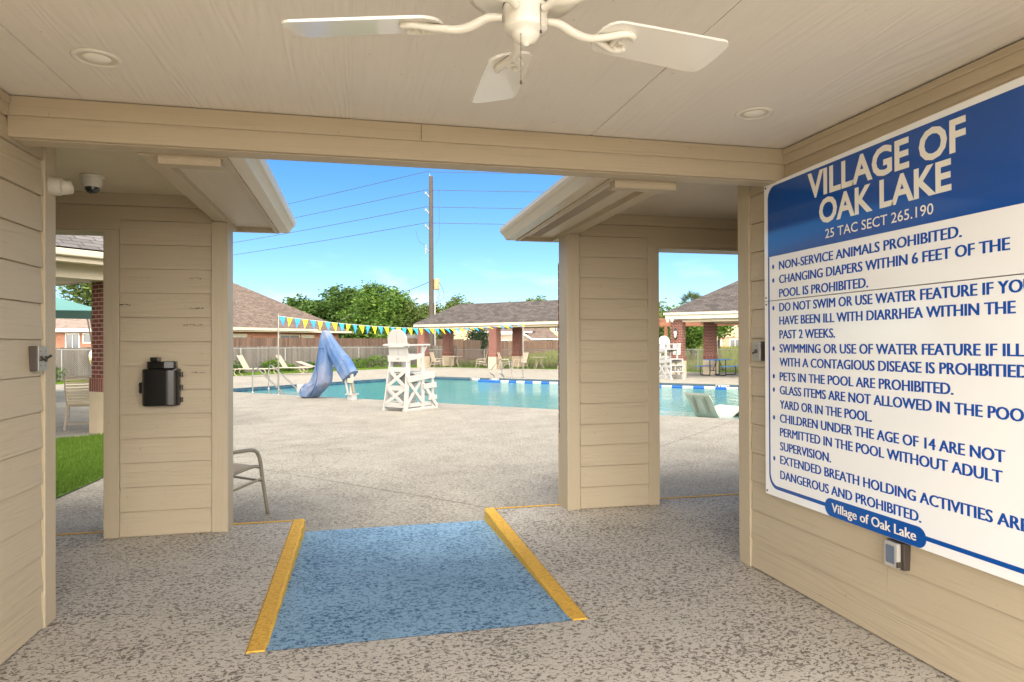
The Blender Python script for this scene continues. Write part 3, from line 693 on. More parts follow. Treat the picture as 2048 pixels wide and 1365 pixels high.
mb = MB(); M = SM(0); mb.box(S0, S1, -.034, 0, Z0, 1.650, M); vs = [M @ Vector((u, o_, z)) for o_ in (-.034, 0) for u, z in ((S0, 1.654), (S1, 1.654), (S1, 2.376), (S0, 2.339))]; mb.add(vs, [(3, 2, 1, 0), (4, 5, 6, 7), (0, 1, 5, 4), (1, 2, 6, 5), (2, 3, 7, 6), (3, 0, 4, 7)]); mb.build('board', sign_white, t, O, bevel=.002)
def round_rect(u0, u1, z0, z1, r, corners=(1, 1, 1, 1), n=8):
    pts = []
    for (cu, cz, a0, on) in ((u1-r, z1-r, 0, corners[0]), (u0+r, z1-r, 90, corners[1]), (u0+r, z0+r, 180, corners[2]), (u1-r, z0+r, 270, corners[3])):
        if on: pts += [(cu+r*math.cos(R(a0+90*i/n)), cz+r*math.sin(R(a0+90*i/n))) for i in range(n+1)]
        else: pts.append((cu + (r if a0 in (0, 270) else -r), cz + (r if a0 in (0, 90) else -r)))
    return pts
E1 = SM(.0008); E2 = SM(.0016); E3 = SM(.0024)
mb = MB(); mb.poly([E1 @ Vector((u, 0, z+(.020*(u+3.528)/1.6 if z > 2.1 else 0))) for u, z in round_rect(-3.528, -1.89, 1.910, 2.321, .07, (1, 1, 0, 0))]); mb.build('header_panel', sign_blue, t, O, recalc=False)
mb = MB()
def ring_part(u0, u1, z0, z1, r, wd):
    o_ = round_rect(u0, u1, z0, z1, r); i_ = round_rect(u0+wd, u1-wd, z0+wd, z1-wd, r-wd*.7); n_ = len(o_)
    mb.add([E1 @ Vector((u, 0, z)) for u, z in o_] + [E1 @ Vector((u, 0, z)) for u, z in i_], [(i, (i+1) % n_, n_+(i+1) % n_, n_+i) for i in range(n_)])
# border: left, bottom and right lines under the header
bo = [(-3.528, 1.9095)] + [(-3.528, .64)] + [(-3.528+.075*(1-math.cos(R(a))), .64-.085*math.sin(R(a))) for a in range(10, 91, 10)] + [(-1.965, .555)] + [(-1.89-.075*(1-math.cos(R(a))), .64-.085*math.sin(R(a))) for a in range(80, -1, -10)] + [(-1.89, 1.9095)]
bi = [(-3.514, 1.9095)] + [(-3.514, .645)] + [(-3.514+.064*(1-math.cos(R(a))), .645-.070*math.sin(R(a))) for a in range(10, 91, 10)] + [(-1.968, .575)] + [(-1.904-.064*(1-math.cos(R(a))), .645-.070*math.sin(R(a))) for a in range(80, -1, -10)] + [(-1.904, 1.9095)]
n_ = len(bo); mb.add([E1 @ Vector((u, 0, z)) for u, z in bo+bi], [(i, i+1, n_+i+1, n_+i) for i in range(n_-1)])
mb.build('border_line', sign_blue, t, O, recalc=False)
mb = MB(); mb.poly([E2 @ Vector((u, 0, z)) for u, z in round_rect(-3.044, -2.405, .514, .606, .0455)]); mb.build('name_plate', sign_blue, t, O, recalc=False)
mb = MB()
put_text(mb, 'VILLAGE OF', E2, -3.165, -2.20, 2.180, .126, .030)
put_text(mb, 'OAK LAKE', E2, -3.075, -2.268, 2.031, .121, .030)
mb.build('title_text', sign_letter, t, O, recalc=False); mb = MB(); put_text(mb, '25 TAC SECT 265.190', E2, -3.028, -2.357, 1.946, .046, .004); mb.build('section_text', sign_letter, t, O, recalc=False); mb = MB()
for q_ in (-1, 0, 1): put_text(mb, 'Village of Oak Lake', SM(.0024+.0002*q_), -2.990+.0022*q_, -2.460+.0022*q_, .540, .044)
mb.build('name_text', sign_letter, t, O, recalc=False)
LINES = [('NON-SERVICE ANIMALS PROHIBITED.', 1.827, 2.224, 1), ('CHANGING DIAPERS WITHIN 6 FEET OF THE', 1.747, 2.02, 1), ('POOL IS PROHIBITED.', 1.667, 2.733, 0),
 ('DO NOT SWIM OR USE WATER FEATURE IF YOU', 1.586, 1.925, 1), ('HAVE BEEN ILL WITH DIARRHEA WITHIN THE', 1.509, 2.0, 0), ('PAST 2 WEEKS.', 1.430, 2.962, 0),
 ('SWIMMING OR USE OF WATER FEATURE IF ILL', 1.350, 1.968, 1), ('WITH A CONTAGIOUS DISEASE IS PROHBITIED', 1.272, 1.95, 0), ('PETS IN THE POOL ARE PROHIBITED.', 1.189, 2.268, 1),
 ('GLASS ITEMS ARE NOT ALLOWED IN THE POOL', 1.111, 1.935, 1), ('YARD OR IN THE POOL.', 1.029, 2.716, 0), ('CHILDREN UNDER THE AGE OF 14 ARE NOT', .949, 2.046, 1),
 ('PERMITTED IN THE POOL WITHOUT ADULT', .870, 2.057, 0), ('SUPERVISION.', .789, 2.998, 0), ('EXTENDED BREATH HOLDING ACTIVITIES ARE', .711, 1.955, 1), ('DANGEROUS AND PROHIBITED.', .625, 2.433, 0)]
for s_, z, yend, bul in LINES:
    mb = MB(); w_ = .0031
    put_text(mb, s_, SM(.0008), -3.42-w_, -yend-w_, z, .0475); put_text(mb, s_, SM(.0010), -3.42, -yend, z, .0475); put_text(mb, s_, SM(.0012), -3.42+w_, -yend+w_, z, .0475)
    mb.build('rule_text', sign_blue2, t, O, recalc=False)
    if bul:
        mb = MB(); mb.poly([E1 @ Vector((-3.478+.0105*math.cos(2*PI*i/16), 0, z+.022+.0135*math.sin(2*PI*i/16))) for i in range(16)]); mb.build('bullet_dot', sign_blue2, t, O, recalc=False)
for u in (S0+.018, S1-.018):
    for z in (Z0+.02, 1.632, 1.672, 2.322): mb = MB(); mb.lathe([(.006, 0), (.006, .002), (.003, .0035), (0, .0035)], 10, Matrix.Translation((SX-.0005, -u, z)) @ Matrix.Rotation(R(-90), 4, 'Y')); mb.build('screw', darkbrown_m, t, O)

# ------------------------------------------------------------------ small fittings
def switch_box(label, X, out, y, z, knobs, hh=.06, w_=.035):
    t = thing('switch_box', label, 'switch', (X, y, z))
    M = Matrix(((out, 0, 0, 0), (0, 1, 0, 0), (0, 0, 1, 0), (0, 0, 0, 1)))
    mb = MB(); mb.box(.012, .05, -w_, w_, -hh, hh, M); mb.build('back_box', darkbrown_m, t, bevel=.003)
    mb = MB(); mb.box(.0505, .055, -w_, w_, -hh, hh, M); mb.build('face_plate', plate_m, t, bevel=.002)
    for ky in knobs:
        mb = MB(); mb.lathe([(.012, 0), (.012, .006), (.007, .008)], 14, Matrix.Translation((out*.055, ky, 0)) @ Matrix.Rotation(R(90*out), 4, 'Y')); mb.tube([(out*.06, ky, 0), (out*.082, ky-.004, -.012 if ky < 0.01 else .014)], [.005, .0065], 8); mb.build('toggle', knob_m, t)
    for ky in (knobs if len(knobs) > 1 else [0]):
        for kz in (-hh*.55, hh*.6): mb = MB(); mb.lathe([(.003, 0), (.003, .0015)], 8, Matrix.Translation((out*.0552, ky, kz)) @ Matrix.Rotation(R(90*out), 4, 'Y')); mb.build('screw', knob_m, t)
switch_box('grey box with two toggle switches on the left siding wall', XL, 1, 3.685, 1.342, (-.026, .026), .06, .048)
switch_box('single dark toggle switch box on the siding left of the sign', XR, -1, 3.655, 1.355, (0,), .058, .037)
t = thing('outlet_box', 'grey outlet with clear weather cover peeking out below the rules sign', 'outlet', (XR, 2.585, .44))
mb = MB(); mb.box(-.05, -.012, -.05, .05, -.058, .062); mb.build('back_box', darkbrown_m, t, bevel=.003)
mb = MB(); mb.box(-.072, -.0505, -.036, .046, -.054, .06); mb.build('cover', clear_m, t, bevel=.006)
mb = MB(); mb.box(-.0745, -.0725, -.02, .03, -.035, .045); mb.build('receptacle', plain('outlet_blue_grey', (.13, .16, .22), .2), t, bevel=.0008)
mb = MB(); mb.box(-.078, -.052, -.042, -.0365, -.045, -.02); mb.build('latch', darkbrown_m, t)
# black box on the left pillar
t = thing('dispenser_box', 'glossy black plastic box with hinged rounded front on the left pillar', 'box', (-1.394, YP0, 1.10))
mb = MB()
def bow(hw, d0, d1, n=14): return [(hw*math.cos(PI*i/n), -d0-(d1-d0)*math.sin(PI*i/n)**.5) for i in range(n+1)]
body = [(-.122, -.014), (.122, -.014)] + [(.128*math.copysign(abs(math.cos(R(a)))**.55, math.cos(R(a))), -.06-.07*abs(math.sin(R(a)))**.8) for a in range(0, 181, 5)]
mb.prism(body, -.138, .135); mb.build('front_cover', black_m, t, bevel=.012)
mb = MB(); mb.prism([(-.098, -.015), (.098, -.015)] + [(.098*math.cos(R(a)), -.07-.03*math.sin(R(a))) for a in range(0, 181, 15)], .136, .188); mb.build('upper_collar', black_m, t, bevel=.004)
mb = MB(); mb.box(-.066, -.012, -.11, -.02, .189, .218); mb.build('latch_tab', black_m, t, bevel=.004)
for z in (.09, -.005, -.095):
    mb = MB(); mb.tube([(.132, -.06, z-.018), (.132, -.06, z+.018)], .012, 10); mb.build('hinge', black_m, t)
mb = MB(); mb.box(-.15, -.128, -.07, -.03, -.045, .035); mb.build('catch', black_m, t, bevel=.005)
# cameras
t = thing('security_camera', 'cream turret security camera on the end trim of the left wall', 'security camera', (XL+.007, 3.85, 2.215)); t.scale = (.85, .85, .85)
Mc = Matrix.Translation((.019, 0, 0)) @ Matrix.Rotation(R(90), 4, 'Y')
mb = MB(); mb.lathe([(.056, 0), (.056, .02), (.054, .05), (.046, .064)], 28, Mc); mb.build('base', cam_m, t, bevel=.003)
Mh = Matrix.Translation((.075, .015, -.002)) @ Matrix.Rotation(R(72), 4, 'Y') @ Matrix.Rotation(R(-28), 4, 'X')
mb = MB(); mb.lathe([(.0, -.03), (.03, -.024), (.043, -.004), (.046, .02), (.043, .045), (.036, .05)], 28, Mh); mb.build('turret', cam_m, t)
mb = MB(); mb.lathe([(.034, .0505), (.02, .053), (0, .054)], 24, Mh); mb.build('lens', lens_m, t)
t = thing('dome_camera', 'small dome security camera under the left corridor ceiling', 'security camera', (-1.685, 4.9, 2.519))
mb = MB(); mb.lathe([(.0, -.001), (.07, -.001), (.071, -.016), (.062, -.020)], 30, caps=False); mb.build('base', white_m, t)
mb = MB(); mb.lathe([(.060, -.02), (.061, -.045), (.054, -.072), (.044, -.08)], 30, caps=False); mb.build('housing', white_m, t)
mb = MB(); mb.lathe([(.044, -.078), (.042, -.095), (.03, -.112), (.012, -.12), (0, -.121)], 30, caps=False); mb.build('smoked_dome', dome_m, t)
# a black plug cover lying on the deck
mb = MB(); mb.lathe([(.05, 0), (.05, .03), (.035, .05), (0, .052)], 12); tag(mb.build('deck_cap', black_m, origin=(3.58, 14.86, DK)), 'small black cap lying on the deck near the pool edge', 'cap')

# ------------------------------------------------------------------ chairs, loungers, tables
def sling_chair(label, loc, rz, group, frame, seatm, name='patio_chair'):
    """faces local +x; arm tubes run down into the front legs"""
    t = thing(name, label, 'chair', loc, rz, group)
    for sg in (-1, 1):
        y_ = .28*sg
        mb = MB(); mb.tube(smooth_path([(-.24, y_, .57), (-.1, y_, .59), (.14, y_, .595), (.255, y_, .58), (.305, y_, .50), (.33, y_, .34), (.39, y_, 0)], 5), .0165, 10, ry=.0165); mb.build('arm', frame, t)
        mb = MB(); mb.tube(smooth_path([(-.42, y_*.97, 1.02), (-.36, y_*.97, .82), (-.27, y_*.97, .50), (-.24, y_*.97, .40), (-.16, y_*.97, .375), (.22, y_*.97, .44), (.30, y_*.97, .43)], 5), .014, 8); mb.build('side_rail', frame, t)
        mb = MB(); mb.tube([(-.24, y_, .57), (-.30, y_, .35), (-.40, y_, 0)], .0145, 8); mb.build('leg', frame, t)
    for sg in (-1, 1): mb = MB(); mb.tube([(-.345, .28*sg, .20), (.338, .28*sg, .33)], .0115, 8); mb.build('side_stretcher', frame, t)
    for p_, q_, r_ in (((-.335, -.28, .22), (-.335, .28, .22), .011), ((.345, -.28, .30), (.345, .28, .30), .011), ((-.42, -.272, 1.02), (-.42, .272, 1.02), .014)): mb = MB(); mb.tube([p_, q_], r_, 8); mb.build('cross_bar', frame, t)
    mb = MB(); pth = smooth_path([(-.415, 0, 1.0), (-.36, 0, .82), (-.275, 0, .50), (-.235, 0, .405), (-.15, 0, .38), (.22, 0, .445), (.28, 0, .44)], 4)
    vs = []
    for p in pth: vs += [(p.x, -.268, p.z), (p.x, .268, p.z), (p.x-.004, .268, p.z-.006), (p.x-.004, -.268, p.z-.006)]
    n_ = len(pth); mb.add(vs, [(i*4+k, i*4+(k+1) % 4, (i+1)*4+(k+1) % 4, (i+1)*4+k) for i in range(n_-1) for k in range(4)]); mb.build('sling', seatm, t)
    return t
near_frame = plain('champagne_frame', (.27, .24, .19), .35, .3)
ch = sling_chair('bronze framed sling armchair half hidden behind the left pillar', (-1.247, 6.254, DK), R(46), 'sling patio chairs', near_frame, sling_m)

def strap_chair(label, loc, rz):
    """back faces local -y; strap seat and back"""
    t = thing('strap_chair', label, 'chair', loc, rz, 'vinyl strap chairs'); t.scale = (.8, 1, 1)
    bk = smooth_path([(-.27, -.02, .40), (-.29, -.10, .62), (-.29, -.20, .88), (-.26, -.225, .94), (-.18, -.235, .955), (.18, -.235, .955), (.26, -.225, .94), (.29, -.20, .88), (.29, -.10, .62), (.27, -.02, .40)], 5)
    mb = MB(); mb.tube(bk, .014, 8); mb.build('back_frame', tanmetal, t)
    mb = MB(); mb.tube(smooth_path([(-.27, -.03, .40), (-.27, .2, .39), (-.27, .44, .43), (-.2, .48, .43), (.2, .48, .43), (.27, .44, .43), (.27, .2, .39), (.27, -.03, .40)], 4), .014, 8); mb.build('seat_frame', tanmetal, t)
    for k in range(9):
        f = k/8; z = .47+.43*f; y_ = -.045-.155*f
        mb = MB(); mb.box(-.275, .275, y_-.021, y_-.014, z-.018, z+.018); mb.build('strap', strap_m, t, bevel=.003)
    for k in range(8):
        y_ = .02+.055*k; mb = MB(); mb.box(-.265, .265, y_-.02, y_+.02, .40+.004*k, .407+.004*k); mb.build('strap', strap_m, t, bevel=.002)
    for sg in (-1, 1):
        mb = MB(); mb.tube(smooth_path([(.29*sg, -.10, .62), (.32*sg, .02, .655), (.33*sg, .25, .655), (.33*sg, .36, .60), (.32*sg, .41, .40), (.32*sg, .46, 0)], 5), .013, 8); mb.build('arm', tanmetal, t)
        mb = MB(); mb.bar((.275*sg, -.02, .44), (.30*sg, -.17, 0), .032, .026); mb.build('leg', tanmetal, t)
        mb = MB(); mb.bar((.29*sg, -.10, .13), (.318*sg, .44, .13), .022, .03); mb.build('stretcher', tanmetal, t)
    mb = MB(); mb.bar((-.29, -.12, .10), (.29, -.12, .10), .02, .03); mb.build('cross_bar', tanmetal, t)
    return t
sc1 = strap_chair('beige strap chair turned away beside the brick column with the life ring', (-4.90, 13.75, DK), R(12))
dup(sc1, (-6.35, 15.0, DK), R(60), 'beige strap chair mostly hidden behind the left wall edge')

def chaise(label, loc, rz, back):
    t = thing('chaise_lounge', label, 'lounger', loc, rz, 'sling chaise loungers by the fence')
    cb, sb = math.cos(R(back)), math.sin(R(back)); H_ = .38
    def slab(name, pts, hw):
        vs = []
        for p in pts: vs += [(p[0], -hw, p[1]), (p[0], hw, p[1]), (p[0], hw, p[1]-.02), (p[0], -hw, p[1]-.02)]
        n_ = len(pts); mb = MB(); mb.add(vs, [(i*4+k, i*4+(k+1) % 4, (i+1)*4+(k+1) % 4, (i+1)*4+k) for i in range(n_-1) for k in range(4)] + [(0, 1, 2, 3), (n_*4-1, n_*4-2, n_*4-3, n_*4-4)]); return mb.build(name, sling_m, t)
    slab('seat_sling', [(0, H_), (.4, H_-.015), (.9, H_-.01), (1.28, H_)], .29)
    slab('back_sling', [(-.02, H_+.005), (-.36*cb, H_+.36*sb-.01), (-.74*cb, H_+.74*sb)], .29)
    for sg in (-1, 1):
        mb = MB(); mb.tube([(-.55, .3*sg, H_-.01), (1.3, .3*sg, H_-.01)], .017, 8); mb.build('side_rail', tanmetal, t)
        mb = MB(); mb.tube([(0, .3*sg, H_), (-.75*cb, .3*sg, H_+.75*sb)], .016, 8); mb.build('back_rail', tanmetal, t)
    for x0, d in ((-.40, -.1), (.95, .1)):
        mb = MB(); mb.tube(smooth_path([(x0, -.3, H_-.02), (x0+d, -.3, .2), (x0-d*.8, -.3, .02), (x0-d*.8, .3, .02), (x0+d, .3, .2), (x0, .3, H_-.02)], 5), .014, 8); mb.build('leg', tanmetal, t)
    return t
c1 = chaise('beige sling chaise with raised back, leftmost of the loungers by the fence', (-5.25, 35.0, DK), R(-14), 62)
c2 = chaise('beige sling chaise with raised back, next to the flag post', (-3.55, 36.2, DK), R(-14), 58)
c3 = chaise('beige sling chaise with its back lying almost flat', (-2.45, 38.3, DK), R(-18), 20)

def patio_table(label, loc):
    t = thing('patio_table', label, 'table', loc, 0, 'round patio tables')
    mb = MB(); mb.lathe([(0, .70), (.5, .70), (.515, .71), (.515, .725), (.5, .732), (0, .732)], 28, caps=False); mb.build('table_top', tanmetal, t)
    for k in range(4):
        a = R(45+90*k); mb = MB(); mb.tube([(math.cos(a)*r_, math.sin(a)*r_, z) for r_, z in ((.30, .70), (.20, .45), (.24, .25), (.40, 0))], .016, 8); mb.build('leg', tanmetal, t)
    return t
PA = (4.4, 45.7)
tb = patio_table('round patio table behind the second brick column of the long pavilion', ab(*PA, 1.9, 1.0, DK))
dup(tb, ab(*PA, 8.35, 1.1, DK), 0, 'round patio table right of the far flag post')
tan_ch = sling_chair('tan sling chair facing the table left of the pool ladder', ab(*PA, 1.1, .1, DK), R(20), 'tan sling chairs under the long pavilion', tanmetal, sling_m, 'sling_chair')
for u, v, rz, lab in ((4.6, .4, 150, 'tan sling chair turned away, just left of the third brick column'), (6.75, -.3, -25, 'tan sling chair right behind the pool ladder'), (7.5, .3, 200, 'low tan sling chair at the foot of the fourth brick column'), (10.6, .4, 190, 'tan sling chair nearest the right pillar of the breezeway')):
    dup(tan_ch, ab(*PA, u, v, DK), R(rz), lab)

def picnic_table(label, loc, rz):
    t = thing('picnic_table', label, 'picnic table', loc, rz)
    mb = MB(); mb.box(-.92, .92, -.38, .38, .735, .765); mb.build('table_top', blueplastic, t, bevel=.02)
    for sg in (-1, 1):
        mb = MB(); mb.box(-.92, .92, .62*sg-.13, .62*sg+.13, .43, .46); mb.build('bench', blueplastic, t, bevel=.015)
    for x_ in (-.6, .6):
        mb = MB()
        mb.tube(smooth_path([(x_, -.62, .43), (x_, -.62, .12), (x_, -.55, .03), (x_, -.2, .025), (x_, -.15, .1), (x_, -.15, .735)], 5), .027, 8)
        mb.tube(smooth_path([(x_, .62, .43), (x_, .62, .12), (x_, .55, .03), (x_, .2, .025), (x_, .15, .1), (x_, .15, .735)], 5), .027, 8)
        mb.tube([(x_, -.15, .25), (x_, .15, .25)], .02, 8); mb.build('leg_frame', blackpipe, t)
    for sg in (-1, 1):
        mb = MB(); mb.tube([(.6*sg, 0, .25), (.15*sg, 0, .73)], .018, 8); mb.build('brace', blackpipe, t)
    return t
picnic_table('blue coated picnic table with benches under the right pavilion', (16.85, 29.15, DK), R(38))

def lifeguard_chair(label, loc, rz, slats):
    """x = width, y = forward"""
    t = thing('lifeguard_chair', label, 'lifeguard chair', loc, rz, 'white lifeguard chairs')
    P_ = white_poly; T = .035
    def pl(name, p, q, w_, h_, up=(0, 0, 1)):
        mb = MB(); mb.bar(p, q, w_, h_, up); return mb.build(name, P_, t, bevel=.004)
    for sg in (-1, 1):
        xb, xs = .31*sg, .27*sg
        pl('skid', (xb, -.06, .03), (xb, 1.12, .03), .085, .06)
        pl('rear_leg', (xb, -.0, .05), (xs*.93, .17, 1.20), T, .12, (0, 1, 0))
        pl('post', (xs+.02*sg, .62, .05), (xs+.02*sg, .62, 1.48), T, .11, (0, 1, 0))
        pl('front_leg', (xs+.02*sg, .98, .05), (xs+.02*sg, .98, .82), T, .09, (0, 1, 0))
        pl('platform_rail', (xs+.045*sg, .06, .72), (xs+.045*sg, 1.02, .80), T, .14)
        pl('seat_rail', (xs+.03*sg, .10, 1.21), (xs+.03*sg, .66, 1.26), T, .12)
        pl('armrest', (xs+.04*sg, .0, 1.50), (xs+.04*sg, .80, 1.51), .14, .035)
        pl('arm_bracket', (xs+.02*sg, .66, 1.36), (xs+.02*sg, .76, 1.48), T, .06)
        pl('side_brace', (xb, .06, .16), (xs, .60, .70), T*.8, .085); pl('side_brace', (xs+.03*sg, .62, .16), (xs+.03*sg, .10, .68), T*.8, .085)
        pl('foot_brace', (xs+.04*sg, .66, .56), (xs+.06*sg, 1.10, .06), T, .09)
        pl('step_rail', (xs+.055*sg, .60, .54), (xs+.055*sg, 1.08, .56), T, .12); pl('step_rail', (xs+.055*sg, .80, .26), (xs+.055*sg, 1.10, .27), T, .10)
        pl('bottom_rail', (xb*.9, .0, .13), (xb*.9, 1.0, .13), T*.8, .09)
    for z, w_ in ((.14, .62), (.52, .58), (.94, .54)):
        y_ = .0+.148*z; pl('rear_rail', (-w_/2, y_-.03, z), (w_/2, y_-.03, z), T, .11)
    for z0, z1 in ((.17, .50), (.55, .92)):
        for sg in (-1, 1):
            mb = MB(); mb.bar((-.26*sg, -.052+.148*z0, z0), (.24*sg, -.052+.148*z1, z1), .03, .08); mb.build('rear_brace', P_, t, bevel=.004)
    pl('rear_seat_rail', (-.31, .12, 1.185), (.31, .12, 1.185), .045, .13)
    mb = MB(); mb.box(-.04, .04, .094, .0968, 1.165, 1.205); mb.build('maker_plate', plate_m, t)
    for k in range(5):
        mb = MB(); mb.box(-.30, .30, .14+.108*k, .14+.108*k+.1, 1.27, 1.30); mb.build('seat_slat', P_, t, bevel=.004)
    for k in range(7):
        mb = MB(); mb.box(-.31, .31, .28+.108*k, .28+.108*k+.1, .845, .875); mb.build('platform_slat', P_, t, bevel=.004)
    for z in (.56, .28):
        mb = MB(); mb.box(-.28, .28, .98, 1.09, z+.03, z+.06); mb.build('step', P_, t, bevel=.004)
    # rounded backrest of upright boards
    tilt = Matrix.Translation((0, .13, 1.255)) @ Matrix.Rotation(R(8), 4, 'X')
    hw, H_ = .285, .62; nb = slats; edges = np.linspace(-hw, hw, nb+1)
    for k in range(nb):
        a, b = edges[k]+.004, edges[k+1]-.004; top = []
        for i in range(9):
            x_ = a+(b-a)*i/8; q = abs(x_)/hw; top.append((x_, H_-.26*(1-math.sqrt(max(0, 1-q*q*.985)))))
        poly = [(a, 0), (b, 0)] + list(reversed(top)); vs = [tilt @ Vector((x_, y_, z)) for y_ in (-.016, .016) for x_, z in poly]; n_ = len(poly)
        mb = MB(); mb.add(vs, [tuple(range(n_)), tuple(reversed(range(n_, 2*n_)))] + [(i, (i+1) % n_, n_+(i+1) % n_, n_+i) for i in range(n_)]); mb.build('back_board', P_, t)
    mb = MB(); mb.bar((-.36, .06, 1.49), (.36, .06, 1.49), .03, .085); mb.build('back_rail', P_, t, bevel=.004)
    return t
lifeguard_chair('tall white lifeguard chair with split rounded back on the near pool edge', (.85, 15.5, DK), ROT, 2)
lifeguard_chair('white lifeguard chair with slatted back on the far side by the brick column', (13.15, 27.35, DK), R(-172), 4)

# in-pool loungers
def pool_lounger(label, loc, rz):
    t = thing('pool_lounger', label, 'lounger', loc, rz, 'molded loungers on the pool ledge')
    prof = [(-.62, .60), (-.50, .46), (-.38, .24), (-.22, .08), (0, .05), (.25, .14), (.45, .24), (.62, .26), (.78, .16), (.86, 0)]
    pth = smooth_path([(p[0], 0, p[1]) for p in prof], 4); n_ = len(pth); vs = []
    for p in pth: vs += [(p.x, -.33, p.z), (p.x, .33, p.z), (p.x+.015, .33, p.z-.05), (p.x+.015, -.33, p.z-.05)]
    mb = MB(); mb.add(vs, [(i*4+k, i*4+(k+1) % 4, (i+1)*4+(k+1) % 4, (i+1)*4+k) for i in range(n_-1) for k in range(4)] + [(3, 2, 1, 0), (n_*4-4, n_*4-3, n_*4-2, n_*4-1)]); mb.build('shell', seat_grey, t, bevel=.008)
    for sg in (-1, 1):
        mb = MB(); mb.bar((-.60, .15*sg, .50), (-.40, .15*sg, .15), .05, .03); mb.build('rib', plain('rib_grey', (.30, .30, .25), .5), t)
    mb = MB(); mb.box(-.30, .75, -.25, .25, -.12, .03); mb.build('base', seat_grey, t, bevel=.02)
    return t
pl1 = pool_lounger('pale grey in pool lounger seen from behind at the pool edge', (7.75, 13.55, -.26), R(22))
# ------------------------------------------------------------------ pool fittings
def handrail(label, loc):
    t = thing('pool_handrail', label, 'handrail', loc, ROT, 'handrails at the pool steps')
    mb = MB(); mb.tube(smooth_path([(0, 0, -.27), (0, 0, .2), (0, 0, .62), (.03, 0, .76), (.12, 0, .82), (.24, 0, .78), (.7, 0, .50), (1.8, 0, -.18), (1.95, 0, -.3)], 6), .024, 10); mb.build('rail_tube', steel_m, t)
    mb = MB(); mb.lathe([(.05, -.02), (.05, .0), (.028, .02)], 16); mb.build('escutcheon', steel_m, t); return t
h1 = handrail('stainless handrail at the near side of the pool steps', (-3.30, 23.2, DK-.005))
dup(h1, (-3.02, 25.0, DK-.005), ROT, 'stainless handrail at the far side of the pool steps')
def ladder(loc):
    t = thing('pool_ladder', 'pair of looped stainless ladder rails at the far pool edge', 'ladder', loc, ROT)
    for u in (0, .52):
        mb = MB(); mb.tube(smooth_path([(u, .55, 0), (u, .55, .55), (u, .50, .78), (u, .38, .84), (u, .28, .78), (u, -.32, .40), (u, -.42, .28), (u, -.36, .2), (u, -.16, .12), (u, -.1, 0), (u, -.1, -.7)], 6), .024, 10); mb.build('rail', steel_m, t)
    mb = MB()
    for u in (0, .52): mb.lathe([(.06, 0), (.05, .02), (.03, .03)], 14, Matrix.Translation((u, .55, 0)))
    mb.build('escutcheon', steel_m, t)
    mb = MB()
    for z in (-.3, -.6): mb.box(0, .52, -.2, -.1, z, z+.03)
    mb.build('tread', white_poly, t)
ladder((6.12, 29.85, DK))
def flag_post(label, loc, h):
    t = thing('flag_post', label, 'post', loc, 0, 'steel posts of the pennant line')
    mb = MB(); mb.tube([(0, 0, 0), (0, 0, h)], .026, 12); mb.build('pole', steel_m, t)
    mb = MB(); mb.tube([(0, 0, h), (0, 0, h+.05)], .032, 12); mb.build('cap', steel_m, t)
    mb = MB(); mb.lathe([(.07, 0), (.06, .015), (.03, .025)], 16); mb.build('base_flange', steel_m, t); return t
F0 = Vector((-2.36, 21.9, DK)); F1 = Vector((7.35, 29.6, DK))
flag_post('steel flag post at the near pool edge beside the handrail', F0, 2.42)
flag_post('steel flag post on the far deck right of the pool ladder', F1, 2.46)
t = thing('pennant_line', 'line of blue and yellow triangular pennants strung across the pool', 'pennants', F0); O = F0
a = F0+Vector((0, 0, 2.42)); b = F1+Vector((0, 0, 2.46)); ln = []
for i in range(61):
    f = i/60; p = a.lerp(b, f); p.z -= .30*4*f*(1-f); ln.append(p)
mb = MB(); mb.tube(ln, .006, 6); mb.build('cord', white_m, t, O)
N = 44; dirx = (b-a).normalized(); wind = Vector((.55, -.83, 0))
for k in range(N):
    f = (k+.45)/N; p = a.lerp(b, f); p.z -= .30*4*f*(1-f)+.003
    lift = min(1, max(0, (f-.30)*2.2)) * random.uniform(.65, 1.1) + random.uniform(0, .12)
    wd = .115*random.uniform(.75, 1.05); L_ = .30
    tip = p + Vector((0, 0, -1))*L_*math.cos(lift*1.35) + wind*L_*math.sin(lift*1.35) + dirx*random.uniform(-.08, .04)
    mid = p.lerp(tip, .5) + wind*.012
    q0, q1 = p-dirx*wd, p+dirx*wd; nn = (q1-q0).cross(tip-q0).normalized()*.0012
    mb = MB(); f1 = [q0, q1, q1.lerp(tip, .5)+wind*.012, tip, q0.lerp(tip, .5)+wind*.012]
    mb.add([v+nn for v in f1]+[v-nn for v in f1], [(0, 1, 2, 4), (4, 2, 3), (9, 7, 6, 5), (8, 7, 9), (0, 5, 6, 1), (1, 6, 7, 2), (2, 7, 8, 3), (3, 8, 9, 4), (4, 9, 5, 0)])
    mb.build('pennant', (flag_blue, flag_yel)[k % 2], t, O)
# lane rope
t = thing('lane_rope', 'blue and white floating lane rope along the far side of the pool', 'lane rope', (9, 25.4, -.2)); O = t.location
mbw, mbb = MB(), MB()
def lane(df): return Vector((*pool_pt(34.45, df), -.185))
df = -24.0
k = 0
while df < 5.5:
    blue = df < -23.4 or (k % 2 == 0); L_ = .40
    p, q = lane(df), lane(df+L_*1.41*.985)
    n_ = 9; tgt = mbb if blue else mbw
    for j in range(n_):
        f0, f1 = p.lerp(q, j/n_), p.lerp(q, (j+.86)/n_); tgt.tube([f0, f0.lerp(f1, .12), f0.lerp(f1, .88), f1], [.035, .052, .052, .035], 10)
    df += L_*1.41; k += 1
mbb.build('blue_float', float_blue, t, O); mbw.build('white_float', white_m, t, O)
mb = MB(); mb.tube([lane(-29.4), lane(5.9)], .008, 6); mb.build('cable', wire_m, t, O)
